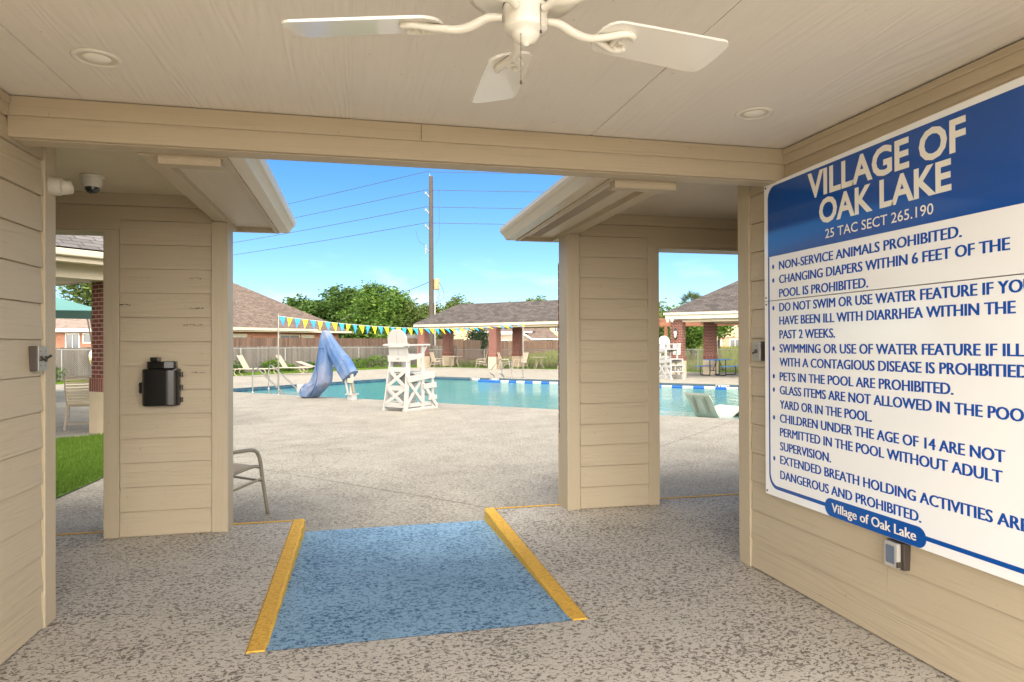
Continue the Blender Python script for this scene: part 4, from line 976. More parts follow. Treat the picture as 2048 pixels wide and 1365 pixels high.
# depth marker tiles on the far edge
for df, lab in ((-30.6+5.5, 'white depth tile on the far pool edge behind the lift'), (-23.6, 'white depth tile below the pool ladder'), (-9.3, 'white depth tile on the far edge below the picnic table')):
    x_, y_ = pool_pt(35.7, df); t = thing('depth_tile', lab, 'tile', (x_, y_, DK-.003), ROT, 'depth marker tiles')
    mb = MB()
    for i in range(4): mb.box(-.25+.125*i, -.25+.125*i+.118, -.022, -.012, -.115, -.012)
    mb.build('tile_face', white_m, t)
    mb = MB()
    for i, (w0, w1, h0, h1) in enumerate(((.03, .125, -.13, -.035), (.05, .105, -.125, -.04), (.06, .10, -.12, -.045), (.02, .14, -.10, -.06))): mb.box(-.25+.125*i+w0*.75, -.25+.125*i+w1*.75, -.0235, -.0222, h0*.75, h1*.75)
    mb.build('tile_mark', knob_m, t)
# covered pool lift
t = thing('pool_lift', 'pool lift draped in a faded blue cover beside the water', 'pool lift', (-.12, 18.95, DK), R(135))
# local x runs along the pool edge to the left
def zp(x_, z_): return ((1190-x_)*.00173/.76, (1240-z_)*.00173)
def cloth(name, left, right, depth, pleat, seed, n=34, N_=44):
    """a draped sleeve: left and right edge lines in the plane of the lift, a rounded pleated section between them"""
    Lp = smooth_path([(*zp(*p), 0) for p in left], 10); Rp = smooth_path([(*zp(*p), 0) for p in right], 10)
    def samp(P_, f): k = f*(len(P_)-1); i = min(int(k), len(P_)-2); return P_[i].lerp(P_[i+1], k-i)
    rnd = random.Random(seed); ph = [rnd.uniform(0, 6) for _ in range(6)]; vs = []; mb = MB()
    for i in range(N_):
        f = i/(N_-1); a_, b_ = samp(Lp, f), samp(Rp, f); D = depth[0]+(depth[1]-depth[0])*f**.8
        for k in range(n):
            th = 2*PI*k/n; u = .5-.5*math.cos(th); p = a_.lerp(b_, u); sgn = 1 if math.sin(th) >= 0 else -1
            y_ = sgn*abs(math.sin(th))**.75*D
            cr = abs(math.sin(u*9+ph[0]+1.5*f))*.6+abs(math.sin(u*15+ph[1]-2.5*f))*.4
            y_ += sgn*pleat*(cr-.5)*min(1, 4*abs(math.sin(th)))*(.25+.75*f)
            vs.append((p.x, y_, max(.012, p.y)))
    mb.add(vs, [(i*n+k, i*n+(k+1) % n, (i+1)*n+(k+1) % n, (i+1)*n+k) for i in range(N_-1) for k in range(n)], True)
    mb.add(vs[:n], [tuple(range(n))]); mb.add(vs[-n:], [tuple(range(n))])
    return mb.build(name, cover_m, t)
cloth('right_drape', [(722, 135), (735, 300), (800, 530), (880, 680), (960, 810), (1065, 955)], [(745, 128), (800, 155), (900, 300), (1010, 440), (1140, 585), (1250, 775)], (.07, .17), .05, 4)
cloth('left_drape', [(700, 128), (665, 235), (640, 400), (600, 640), (550, 830), (480, 985), (400, 1010), (333, 1105), (350, 1190)], [(752, 132), (775, 300), (795, 480), (812, 640), (818, 800), (800, 975), (730, 1060), (640, 1150), (545, 1228)], (.08, .27), .09, 9)
mb = MB(); mb.tube(smooth_path([(*zp(a_, b_)[:1], d_, zp(a_, b_)[1]) for a_, b_, d_ in ((775, 430, .15), (725, 425, .20), (700, 520, .215), (695, 700, .25), (715, 860, .275), (690, 1010, .285), (620, 1130, .26), (550, 1215, .2))], 6), .009, 6); mb.build('piping', plain('navy_piping', (.02, .03, .09), .7), t)
mb = MB(); mb.box(*sorted((zp(300, 0)[0], zp(420, 0)[0])), -.2, .2, .14, .385); mb.build('seat', white_poly, t, bevel=.03)
mb = MB(); mb.box(*sorted((zp(270, 0)[0], zp(400, 0)[0])), -.18, .18, .0, .03); mb.build('foot_rest', white_poly, t, bevel=.01)
mb = MB(); mb.box(-.10, .13, -.15, .15, .15, .18); mb.box(-.07, .09, -.10, .10, 0, .15); mb.build('base_plate', white_poly, t, bevel=.005)
mb = MB(); mb.tube([(.03, 0, .16), (.02, 0, .72)], .05, 12); mb.build('mast', plain('lift_mast', (.60, .56, .47), .4), t)
mb = MB(); mb.tube([(.11, .05, .19), (.23, .05, .62)], .034, 10); mb.build('actuator', white_poly, t)
mb = MB(); mb.tube([(-.09, .03, .2), (-.02, .03, .52)], .045, 10); mb.build('motor', plain('motor_grey', (.22, .20, .17), .5), t)
mb = MB(); mb.box(-.08, .03, .05, .16, .48, .60); mb.build('battery_box', cream_m, t, bevel=.008)

# ------------------------------------------------------------------ pavilions
def brick_column(t, u, v, top, half=.375, base=.75):
    mb = MB(); mb.box(u-half, u+half, v-half, v+half, base+.23, top); c = mb.build('brick_column', brick_m, t)
    mb = MB(); mb.box(u-half-.03, u+half+.03, v-half-.03, v+half+.03, base+.001, base+.23); mb.build('soldier_course', soldier_m, c)
    mb = MB(); mb.box(u-half-.03, u+half+.03, v-half-.03, v+half+.03, 0, base); mb.build('stone_base', stone_m, c, bevel=.01)
    return c
def pavilion(label, loc, cols, x0, x1, y0, y1, ze, slope, fh, fas, shing, hip=None, half=.275):
    t = thing('pavilion', label, 'pavilion', loc, ROT)
    for u, v in cols: brick_column(t, u, v, ze-.05, half)
    mb = MB(); zr = hip_roof(mb, x0-.05, x1+.05, y0-.05, y1+.05, ze+fh+.015, slope, hip); mb.build('roof', shing, t)
    mb = MB(); mb.box(x0, x1, y0, y0+.05, ze, ze+fh); mb.box(x0, x1, y1-.05, y1, ze, ze+fh); mb.box(x0, x0+.05, y0+.051, y1-.051, ze, ze+fh); mb.box(x1-.05, x1, y0+.051, y1-.051, ze, ze+fh); mb.build('fascia', fas, t)
    mb = MB(); mb.box(x0+.051, x1-.051, y0+.051, y1-.051, ze+.03, ze+.05); mb.build('soffit', cream_m, t)
    mb = MB(); h_ = .2; a0, a1 = min(c[0] for c in cols), max(c[0] for c in cols); b0, b1 = min(c[1] for c in cols), max(c[1] for c in cols)
    for v in (b0, b1): mb.box(x0+.5, x1-.5, v-h_, v+h_, ze-.13, ze+.028)
    mb.build('beam', cream_m, t); return t
pavilion('long open pavilion with grey shingle roof on four red brick columns', (*PA, DK), ((0, 0), (0, 2.75), (5.8, 0), (5.8, 2.8)), -.45, 13, -.5, 3.3, 2.72, .70, .17, fascia_m, grey_shingle, 2.4)
PB = (14.2, 28.0)
pb = pavilion('right pavilion with steep grey shingle roof, wall lamp and picnic table', (*PB, DK), ((0, 0), (.45, 3.6), (7.5, 0), (7.5, 3.6)), -.42, 9, -.5, 7.2, 2.62, .58, .27, plain('pale_green_white_fascia', (.60, .59, .47), .45), grey_shingle, None, .26)
# gutter, floodlights on the right pavilion are its own parts
mb = MB(); mb.box(-.48, 9.1, -.61, -.503, 2.80, 2.905); mb.build('gutter', fascia_m, pb, bevel=.01)
for du in (-.32, -.05):
    mb = MB(); mb.lathe([(.02, 0), (.05, .02), (.075, .12), (.07, .125)], 14, Matrix.Translation((du, -.55, 2.6)) @ Matrix.Rotation(R(140), 4, 'X') @ Matrix.Rotation(R(25 if du < -.2 else -25), 4, 'Y')); mb.build('floodlight', white_m, pb)
t = thing('wall_lantern', 'black wall lantern on the brick column of the right pavilion', 'lamp', ab(*PB, .0, -.262, 1.85), ROT)
mb = MB(); mb.lathe([(.03, -.16), (.05, -.1), (.07, .12), (.09, .14)], 12, Matrix.Translation((0, -.14, 0)), smooth=False); mb.build('lamp_glass', white_m, t)
mb = MB(); mb.lathe([(.10, .14), (.07, .20), (.02, .26), (.0, .28)], 12, Matrix.Translation((0, -.14, 0))); mb.build('lamp_cap', blackpipe, t)
mb = MB(); mb.box(-.05, .05, -.02, -.001, -.22, .1); mb.tube(smooth_path([(0, -.02, -.15), (0, -.08, -.24), (0, -.14, -.17)], 5), .016, 8); mb.build('bracket', blackpipe, t)
t = thing('notice_sign', 'small white notice with a round symbol on the brick column', 'sign', ab(*PB, .02, -.263, 1.18), ROT)
mb = MB(); mb.box(-.17, .17, -.012, -.001, -.25, .25); mb.build('board', white_m, t, bevel=.003)
mb = MB(); n_ = 24
for r0, r1 in ((.085, .108),): mb.add([(r_*math.cos(2*PI*i/n_), -.014, .10+r_*math.sin(2*PI*i/n_)) for r_ in (r0, r1) for i in range(n_)], [(i, (i+1) % n_, n_+(i+1) % n_, n_+i) for i in range(n_)])
for s_ in (-1, 1): mb.bar((-.06*s_, -.0142-.0003*s_, .04), (.06*s_, -.0142-.0003*s_, .16), .002, .016, (0, 1, 0))
mb.build('symbol', plate_m, t, recalc=False)
MS = Matrix(((1, 0, 0, 0), (0, 1, 0, -.014), (0, 0, 1, 0), (0, 0, 0, 1))); mb = MB(); put_text(mb, 'NO', MS, -.065, .065, -.12, .065, .03); put_text(mb, 'DIVING', MS, -.14, .14, -.215, .06, .02); mb.build('lettering', plain('sign_dark_text', (.03, .06, .12), .5), t, recalc=False)
# pergola between the pavilions
t = thing('pergola', 'reddish brown cedar pergola behind the right pavilion', 'pergola', (*ab(*PB, -1.2, 4.6, DK)[:2], DK), ROT)
for v in (1.0, 3.6):
    mb = MB(); mb.box(-6, 2.6, v-.05, v+.05, 2.52, 2.74); mb.build('beam', pergola_m, t)
for k in range(14):
    mb = MB(); mb.box(-5.8+.6*k, -5.8+.6*k+.06, .2, 4.4, 2.745, 2.93); mb.build('rafter', pergola_m, t)
for u in (-5.5, -2.2):
    for v in (1.0, 3.6): mb = MB(); mb.box(u-.08, u+.08, v-.08, v+.08, 0, 2.52); mb.build('post', pergola_m, t)
# left pavilion
PC = (-4.08, 12.95)
t = thing('left_pavilion', 'pavilion with light grey shingles and cream gutter seen through the left opening', 'pavilion', (*PC, DK), ROT)
ze = 2.82
brick_column(t, 0, 0, ze-.22, .27, .72); brick_column(t, 0, -8, ze-.22, .27, .72); brick_column(t, -7, 0, ze-.22, .27, .72)
mb = MB(); hip_roof(mb, -8.1, .95, -9, .9, ze+.19, .52); mb.build('roof', light_shingle, t)
mb = MB(); mb.box(.80, .84, -8.9, .8, ze-.02, ze+.17); mb.box(-8, .79, .76, .80, ze-.02, ze+.17); mb.build('fascia', cream_m, t)
mb = MB(); mb.box(.845, .96, -8.95, .9, ze+.06, ze+.17); mb.build('gutter', fascia_m, t, bevel=.02)
mb = MB(); mb.box(-8, .79, -8.9, .755, ze+.0, ze+.02); mb.build('soffit', cream_m, t)
mb = MB(); mb.box(-.35, .35, -8.5, .4, ze-.22, ze-.002); mb.build('beam', cream_m, t)
t = thing('life_ring', 'white life ring with yellow rope hung on the chain link fence by the left column', 'life ring', (-11.44, 33.81, 0.98), R(45))
mb = MB(); n1, n2 = 28, 12
mb.add([((.26+.075*math.cos(2*PI*j/n2))*math.cos(2*PI*i/n1), .075*math.sin(2*PI*j/n2), (.26+.075*math.cos(2*PI*j/n2))*math.sin(2*PI*i/n1)) for i in range(n1) for j in range(n2)], [(i*n2+j, ((i+1) % n1)*n2+j, ((i+1) % n1)*n2+(j+1) % n2, i*n2+(j+1) % n2) for i in range(n1) for j in range(n2)], True); mb.build('ring', white_m, t)
mb = MB(); mb.tube(smooth_path([(-.32, -.06, .1), (-.35, -.08, -.15), (-.25, -.08, -.42), (-.05, -.08, -.5), (.1, -.08, -.45)], 5), .014, 6); mb.build('rope', rope_m, t)
# teal shade sail
t = thing('shade_canopy', 'teal fabric shade canopy on posts behind the left chairs', 'canopy', (-10.3, 21.6, DK), 0)
cs = [Vector((4.6*math.cos(R(a)), 4.6*math.sin(R(a)), 2.42)) for a in (-30, 60, 150, 240)]; pk = Vector((0, 0, 3.75)); mb = MB()
for i in range(4):
    p, q = cs[i], cs[(i+1) % 4]; G_ = 8; vs = []
    for a in range(G_+1):
        for b in range(G_+1):
            e = p.lerp(q, b/G_); e = e + Vector((-e.x, -e.y, 0))*.10*math.sin(PI*b/G_); v = pk.lerp(e, a/G_); v.z -= .10*math.sin(PI*a/G_); vs.append(v)
    mb.add(vs, [(a*(G_+1)+b, a*(G_+1)+b+1, (a+1)*(G_+1)+b+1, (a+1)*(G_+1)+b) for a in range(G_) for b in range(G_)], True)
mb.build('fabric', tealsail, t)
for c in cs: mb = MB(); mb.tube([(c.x, c.y, 0), (c.x, c.y, 2.47)], .06, 10); mb.build('post', galv_m, t)

# ------------------------------------------------------------------ fences
def board_fence(label, p, q, h, mat, rails=True, w_=.14, jag=.02, z0=-.16):
    p = Vector((*p, z0)); q = Vector((*q, z0)); L_ = (q-p).length; d = (q-p)/L_; nrm = Vector((-d.y, d.x, 0)); t = thing('wood_fence', label, 'fence', p)
    mb = MB(); x_ = 0
    while x_ < L_:
        hh = h+random.uniform(-jag, jag); a = p+d*x_; b = p+d*(x_+w_*.965); o_ = nrm*random.uniform(0, .006)
        vs = [(v+o_+nrm*k*.018+Vector((0, 0, zz)))-p for zz in (0, hh) for k in (0, 1) for v in (a, b)]
        mb.add(vs, [(0, 2, 3, 1), (4, 5, 7, 6), (0, 1, 5, 4), (2, 6, 7, 3), (0, 4, 6, 2), (1, 3, 7, 5)]); x_ += w_
    mb.build('boards', mat, t)
    mb = MB()
    for z in (.3, h-.3): mb.bar((nrm*.06+Vector((0, 0, z))), (q-p+nrm*.06+Vector((0, 0, z))), .05, .09)
    mb.build('rail', mat, t); return t
FA, FB = pool_pt(10, -46.2), pool_pt(57.4, -46.2)
board_fence('weathered grey board fence running behind the loungers', FA, FB, 1.52, fence_grey, jag=.03)
board_fence('short return of the weathered grey board fence beyond the first brick column', (FB[0]+.1, FB[1]-.05), (FB[0]+1.6, FB[1]-1.9), 1.5, fence_grey)
board_fence('tall brown board fence in front of the brick house', pool_pt(30, -48.6), pool_pt(66.5, -48.6), 2.06, fence_brown, jag=.015)
board_fence('tall brown board fence angled towards the utility pole', pool_pt(66.6, -48.4), pool_pt(81, -55), 2.0, fence_brown, jag=.015)
board_fence('long brown board fence at the far side of the field', (7.5, 76.0), (27, 71), 1.98, fence_brown, jag=.015)
board_fence('tan board fence beyond the field on the right', (27.2, 70.5), (60, 60), 1.72, fence_tan, jag=.015)
def chain_fence(label, p, q, h, sp=.085, r=.0042, post=2.9, z0=-.16):
    p = Vector((*p, z0)); q = Vector((*q, z0)); L_ = (q-p).length; d = (q-p)/L_; nrm = Vector((-d.y, d.x, 0)); t = thing('chain_fence', label, 'fence', p); vs = []; fs = []
    x_ = -h
    def tri(a, b, off):
        n0 = len(vs); s_ = Vector((0, 0, 1))*r; o_ = nrm*off
        for c in (a, b):
            vs.extend([c+o_+s_, c+o_-s_, c+o_+nrm*r*1.5])
        fs.extend([(n0, n0+1, n0+4, n0+3), (n0+1, n0+2, n0+5, n0+4), (n0+2, n0, n0+3, n0+5)])
    while x_ < L_:
        for sg in (1, -1):
            xa, xb = x_, x_+h; za, zb = (0, h) if sg > 0 else (h, 0)
            if xa < 0: za += (zb-za)*(-xa/h); xa = 0
            if xb > L_: zb = za+(zb-za)*((L_-xa)/(xb-xa)); xb = L_
            if xb > xa: tri(d*xa+Vector((0, 0, za)), d*xb+Vector((0, 0, zb)), .008*sg)
        x_ += sp
    mb = MB(); mb.add(vs, fs); mb.build('wire_mesh', galv_m, t, recalc=False)
    mb = MB(); mb.tube([(0, 0, h), d*L_+Vector((0, 0, h))], .022, 8); mb.build('top_rail', galv_m, t)
    n_ = max(1, int(L_/post))
    for k in range(n_+1): mb = MB(); c = d*(L_*k/n_)+nrm*-.03; mb.tube([c, c+Vector((0, 0, h+.02))], .03, 8); mb.build('post', galv_m, t)
    return t
chain_fence('galvanised chain link fence in front of the weathered board fence', pool_pt(12, -45.6), pool_pt(54.3, -45.6), 1.42)
chain_fence('low chain link fence between the pool deck and the field', pool_pt(54.4, -45.5), pool_pt(54.4, 30), 1.25)

# ------------------------------------------------------------------ trees, shrubs
def leaf_mesh(name, blobs, size, mat, parent, seed, clump=.34, per=46, flat=.6):
    rg = np.random.default_rng(seed); C = []; 
    for (cx, cy, cz, rx, ry, rz, n) in blobs:
        nc = max(3, n//per); u = rg.normal(size=(nc, 3)); u /= np.linalg.norm(u, axis=1)[:, None]; rad = rg.uniform(.45, 1.06, nc)**.6
        cc = u*rad[:, None]*np.array([rx, ry, rz])+np.array([cx, cy, cz]); cr_ = clump*rg.uniform(.6, 1.5, nc)
        idx = rg.integers(0, nc, n); C.append(cc[idx]+np.clip(rg.normal(size=(n, 3)), -1.7, 1.7)*cr_[idx][:, None]*np.array([1, 1, .7]))
    C = np.concatenate(C); n = len(C); C[:, 2] = np.maximum(C[:, 2], .02)
    a = rg.normal(size=(n, 3)); a /= np.linalg.norm(a, axis=1)[:, None]; a[:, 2] *= flat; b = np.cross(a, rg.normal(size=(n, 3))); b /= np.linalg.norm(b, axis=1)[:, None]+1e-9
    s = size*rg.uniform(.6, 1.4, n)[:, None]; v = np.zeros((n*4, 3)); v[0::4] = C-a*s; v[1::4] = C+b*s*.42; v[2::4] = C+a*s; v[3::4] = C-b*s*.42
    me = bpy.data.meshes.new(name); me.from_pydata(v.tolist(), [], np.arange(n*4).reshape(-1, 4).tolist()); me.materials.append(mat)
    o = bpy.data.objects.new(name, me); COL.objects.link(o); o.parent = parent; return o
def tree(name, label, loc, H_, blobs, size, mat, seed, group=None, trunk=.16, cat='tree', clump=.34):
    t = thing(name, label, cat, loc, 0, group)
    leaf_mesh('crown', blobs, size, mat, t, seed, clump)
    mb = MB(); rnd = random.Random(seed); mb.tube(smooth_path([(0, 0, -.1), (.05, .02, H_*.25), (-.04, .05, H_*.5), (.03, 0, H_*.8)], 4), [trunk*(1-.75*i/12) for i in range(13)], 8)
    for (cx, cy, cz, rx, ry, rz, n) in blobs[:7]:
        z0 = H_*rnd.uniform(.2, .45); mb.tube([(0, 0, z0), (cx*.45, cy*.45, z0*.4+cz*.6), (cx, cy, cz)], [trunk*.45, trunk*.25, trunk*.08], 6)
    mb.build('trunk', bark_m, t); return t
def blob_crown(w_, h0, h1, n, seed, k=9):
    rnd = random.Random(seed); out = []
    for i in range(k):
        a = rnd.uniform(0, 2*PI); r_ = w_*.5*rnd.uniform(.15, .72); z = h0+(h1-h0)*rnd.uniform(.18, .86); f = 1-.55*max(0, (z-h0)/(h1-h0)-.5)
        out.append((math.cos(a)*r_*f, math.sin(a)*r_*f, z, w_*.22*rnd.uniform(.8, 1.3), w_*.22*rnd.uniform(.8, 1.3), (h1-h0)*.19*rnd.uniform(.8, 1.3), n//k))
    return out
G0 = -.16
tree('broadleaf_tree', 'large bright green tree in the middle behind the grey fence', (2.2, 63.5, G0), 6.6, blob_crown(6.6, .8, 6.5, 26000, 4, 16)+[(-.9, 0, 6.4, .5, .5, .8, 500), (.3, .2, 6.6, .6, .5, .7, 500), (-1.6, 0, 5.9, .4, .4, .8, 350), (1.1, 0, 6.2, .5, .5, .6, 350)], .17, leaf_b, 11, 'trees behind the fences', .2)
tree('broadleaf_tree', 'deep green tree rising behind the right slope of the brown roof', (-6.6, 99.0, G0), 10.0, blob_crown(12.0, 1.5, 8.7, 30000, 9, 18), .28, leaf_a, 12, 'trees behind the fences', .3)
tree('broadleaf_tree', 'dark green round tree between the brown roof and the bright tree', (-1.2, 95.5, G0), 9.8, blob_crown(10.0, 1.2, 9.2, 28000, 21, 17), .26, leaf_a, 13, 'trees behind the fences', .3)
tree('broadleaf_tree', 'olive tree left of the utility pole', (5.4, 63, G0), 4.8, blob_crown(4.4, .9, 5.1, 11000, 31, 11), .15, leaf_c, 14, 'trees behind the fences', .14)
tree('broadleaf_tree', 'thin airy tree with sparse top left of the utility pole', (4.3, 67, G0), 5.2, blob_crown(2.6, 2.5, 5.9, 1800, 32, 8), .15, leaf_c, 15, 'trees behind the fences', .1)
tree('broadleaf_tree', 'olive green tree right of the utility pole', (8.4, 73, G0), 5.3, blob_crown(5.0, 1.6, 5.9, 10000, 33, 11), .16, leaf_c, 16, 'trees behind the fences', .16)
tree('broadleaf_tree', 'rounded tree top rising over the left half of the long roof', (15.4, 97.5, G0), 8.0, blob_crown(7.2, 2.0, 8.3, 9000, 34, 11), .22, leaf_c, 17, 'trees behind the fences', .18)
tree('broadleaf_tree', 'low tree top rising over the right half of the long roof', (26.0, 97, G0), 7.8, blob_crown(8.2, 2.2, 8.3, 9000, 35, 12), .22, leaf_c, 18, 'trees behind the fences', .18)
tree('cedar_tree', 'dark bluish cedar between the second and third brick columns', (11.6, 66, G0), 3.4, blob_crown(2.1, .3, 3.6, 5000, 41, 9), .11, leaf_d, 19, None, .1)
tree('bare_shrub', 'brownish shrub just right of the utility pole under the long roof', (8.0, 66, G0), 2.8, blob_crown(2.6, .3, 3.2, 3200, 42, 9), .12, leaf_mat('brown_twigs', (.06, .045, .03), (.13, .10, .06), .2), 20, None, .08)
tree('broadleaf_tree', 'leafy tree between the two columns of the right pavilion', (21.9, 42.5, G0), 3.0, blob_crown(3.0, .9, 3.7, 9000, 51, 10), .12, leaf_b, 21, 'trees behind the right pavilion', .13)
tree('broadleaf_tree', 'tree left of the right pavilion behind the white chair', (19.5, 42.5, G0), 3.0, blob_crown(3.0, .7, 4.2, 8000, 52, 10), .12, leaf_c, 22, 'trees behind the right pavilion', .13)
tree('broadleaf_tree', 'small spray of leaves showing right of the right pavilion column', (24.4, 42.0, G0), 3.2, blob_crown(1.6, 1.6, 4.0, 2600, 53, 7), .13, leaf_b, 23, 'trees behind the right pavilion', .1)
tree('broadleaf_tree', 'thin leafy tree above the teal canopy', (-13.2, 38.5, G0), 5.8, blob_crown(3.0, 3.0, 6.3, 2600, 61, 9), .14, leaf_c, 24, None, .12)
# palm
t = thing('palm_tree', 'fan palm rising above the hip of the right pavilion roof', 'palm', (24.3, 45.6, G0))
mb = MB(); mb.tube([(0, 0, 0), (.08, 0, 2), (0, 0, 4.4)], [.19, .17, .15], 10); mb.build('trunk', bark_m, t)
mb = MB(); rnd = random.Random(5)
for k in range(34):
    az = rnd.uniform(0, 2*PI); el = rnd.uniform(-35, 78); d = Vector((math.cos(az)*math.cos(R(el)), math.sin(az)*math.cos(R(el)), math.sin(R(el)))); st = Vector((0, 0, 4.4)); hub = st+d*rnd.uniform(.45, .75)
    mb.tube([st, hub], .012, 5); sd_ = d.cross(Vector((0, 0, 1))).normalized(); up_ = sd_.cross(d)
    for j in range(-9, 10):
        a = R(j*9.5); ld = (d*math.cos(a)+sd_*math.sin(a)).normalized(); L_ = rnd.uniform(.6, .8)*(1-.25*abs(j)/9); s_ = (sd_*math.cos(a)-d*math.sin(a))*.02; tip = hub+ld*L_-Vector((0, 0, .10*rnd.random()+.05)); md = hub.lerp(tip, .5)+up_*.015
        mb.add([hub, md-s_, tip, md+s_], [(0, 1, 2, 3)])
mb.build('crown', leaf_palm, t, recalc=False)
# shrubs along the fence
for i, (df0, sm0, hh, ww, lab) in enumerate(((-44.9, 27.4, .75, 1.2, 'green shrub left of the first lounger at the fence'), (-44.9, 31.6, .8, 1.5, 'green shrub between the two raised loungers at the fence'), (-44.9, 36.0, .85, 1.5, 'green shrub behind the flat lounger at the fence'), (-44.9, 40.5, .75, 1.9, 'wide green shrub just left of the covered pool lift'), (-44.9, 46.0, .95, 2.3, 'large green shrub between the pool lift and the white lifeguard chair'), (-44.9, 18.5, .9, 1.7, 'leafy shrub beneath the life ring at the fence'), (-44.9, 15.2, .6, 1.2, 'low shrub at the fence behind the strap chairs'))):
    x_, y_ = pool_pt(sm0, df0); t = thing('shrub', lab, 'shrub', (x_, y_, G0), 0, 'shrubs along the fence'); rnd = random.Random(i)
    leaf_mesh('foliage', [(rnd.uniform(-.4, .4)*ww, rnd.uniform(-.2, .2)*ww, hh*rnd.uniform(.25, .6), ww*.28, ww*.22, hh*.34, 420) for _ in range(6)], .065, leaf_a if i % 2 else leaf_b, t, 70+i, .13)
    mb = MB()
    for k in range(6): mb.tube([(rnd.uniform(-.2, .2), rnd.uniform(-.1, .1), 0), (rnd.uniform(-.4, .4)*ww, rnd.uniform(-.2, .2), hh*.7)], [.015, .006], 5)
    mb.build('stem', bark_m, t)

# ------------------------------------------------------------------ houses
VD = Vector((.225, .974, 0)); VR = Vector((.974, -.225, 0)); VROT = R(-13.0)
def house(name, label, loc, rz): return thing(name, label, 'house', loc, rz)
def window(t, x_, y_, z_, w_, h_, pane=glass_m, frm=white_m):
    mb = MB(); e = .07; mb.box(x_-w_/2-e, x_-w_/2, y_-.06, y_-.002, z_-e, z_+h_+e); mb.box(x_+w_/2, x_+w_/2+e, y_-.06, y_-.002, z_-e, z_+h_+e); mb.box(x_-w_/2, x_+w_/2, y_-.06, y_-.002, z_+h_, z_+h_+e); mb.box(x_-w_/2, x_+w_/2, y_-.06, y_-.002, z_-e, z_); mb.box(x_-.02, x_+.02, y_-.05, y_-.025, z_, z_+h_)
    f = mb.build('window', frm, t); mb = MB(); mb.box(x_-w_/2, x_+w_/2, y_-.022, y_-.003, z_, z_+h_); mb.build('pane', pane, f)
# brown roofed brick house behind the tall fence; local x = to the right, y = away
t = house('brick_house', 'low orange brick house with a broad brown shingle roof behind the fence', (-8.0, 54.3, G0), R(45))
mb = MB(); mb.box(-4.2, 9.8, .7, 13.6, 0, 2.7); mb.build('wall', orange_brick, t)
mb = MB(); hip_roof(mb, -5, 10.6, 0, 14.4, 2.83, .60); mb.build('roof', brown_shingle, t)
W0, W1, ze_ = -5.4, 6.3, 2.93
mb = MB(); hip_roof(mb, W0, W1, -.55, 11, ze_, .62); mb.build('front_roof', brown_shingle, t)
mb = MB(); mb.box(W0, W1, -.6, -.5, ze_-.20, ze_-.003); mb.box(W1-.5, 10.65, -.06, .0, 2.64, 2.815); mb.box(10.6, 10.66, .001, 14.4, 2.64, 2.815); mb.box(W0, 10.5, -.49, .69, 2.64, 2.68); mb.build('fascia', cream_m, t)
for x_, w_, pn in ((-2.0, .5, greenglass), (-.56, 1.7, blind_m), (4.4, 1.9, glass_m), (6.3, 1.2, blind_m)): window(t, x_, .7, 1.2, w_, 1.2, pn, cream_m)
for x_, z_, y_ in ((.7, 4.75, 2.45), (2.3, 3.32, .1)):
    mb = MB(); mb.tube([(x_, y_, z_-.3), (x_, y_, z_+.40)], .05, 8); mb.lathe([(.2, 0), (.06, .06)], 10, Matrix.Translation((x_, y_, z_-.06))); mb.build('vent_pipe', bronze_m, t)
# house seen through the left opening
t = house('brick_house', 'low orange brick house with pinkish roof seen through the left opening', (-21.5, 54.5, G0), VROT)
mb = MB(); mb.box(-6, 3.4, .6, 8, 0, 2.75); mb.build('wall', orange_brick, t)
mb = MB(); hip_roof(mb, -7, 4, 0, 9, 2.85, .40, 4.5, .5); mb.build('roof', shingle_mat('pinkish_shingles', (.27, .20, .165), .2), t)
mb = MB(); mb.box(-7, 4, -.05, .0, 2.6, 2.84); mb.build('fascia', white_m, t)
window(t, 1.3, .6, 1.0, .9, 1.45, glass_m, white_m); window(t, 2.7, .6, 1.85, 1.2, .6, glass_m, white_m)
# pale brick house behind the far field
t = house('pale_brick_house', 'pale brick house with brown roofs beyond the far fence', (13.0, 85.5, G0), VROT)
mb = MB(); mb.box(2.4, 12.5, .5, 9, 0, 2.9); mb.build('wall', pale_brick, t)
mb = MB(); roof_quad(mb, (1.7, .1, 3.3), (9.6, .1, 3.3), (9.6, 6, 6.4), (4.2, 6, 6.4)); roof_quad(mb, (9.0, -.9, 2.35), (12.6, -.9, 2.35), (10.1, 3, 4.9), (7.4, 3, 4.9)); roof_quad(mb, (7.6, 3, 4.9), (9.0, -.9, 2.35), (9.0, -.9, 2.35), (9.0, -.9, 2.35))
mb.build('roof', brown_shingle, t)
mb = MB(); mb.box(1.7, 9.2, .03, .08, 3.1, 3.29); mb.box(9.0, 12.6, -.95, -.905, 2.18, 2.34); mb.bar((7.55, .0, 3.3), (9.05, -.95, 2.3), .06, .2); mb.bar((.95, .05, 2.2), (1.75, .03, 3.25), .06, .2); mb.build('fascia', white_m, t)
mb = MB(); mb.box(8.9, 12.45, -.5, .48, 0, 2.3); mb.build('front_wing', pale_brick, t)
mb = MB(); mb.box(11.6, 16, 3.2, 9, 0, 6.5); mb.build('upper_wall', tanstucco, t)
mb = MB(); mb.box(-1.6, 2.6, 4, 9, 0, 5.2); mb.build('tan_wing', tansiding, t)
window(t, 5.6, .5, .9, .95, 1.2, greenglass, white_m); window(t, 11.4, -.5, .9, .85, 1.25, greenglass, white_m); window(t, 12.5, 3.2, 3.3, .5, 1.2, glass_m, white_m); window(t, 1.3, .5, .6, .5, 1.0, greenglass, white_m)
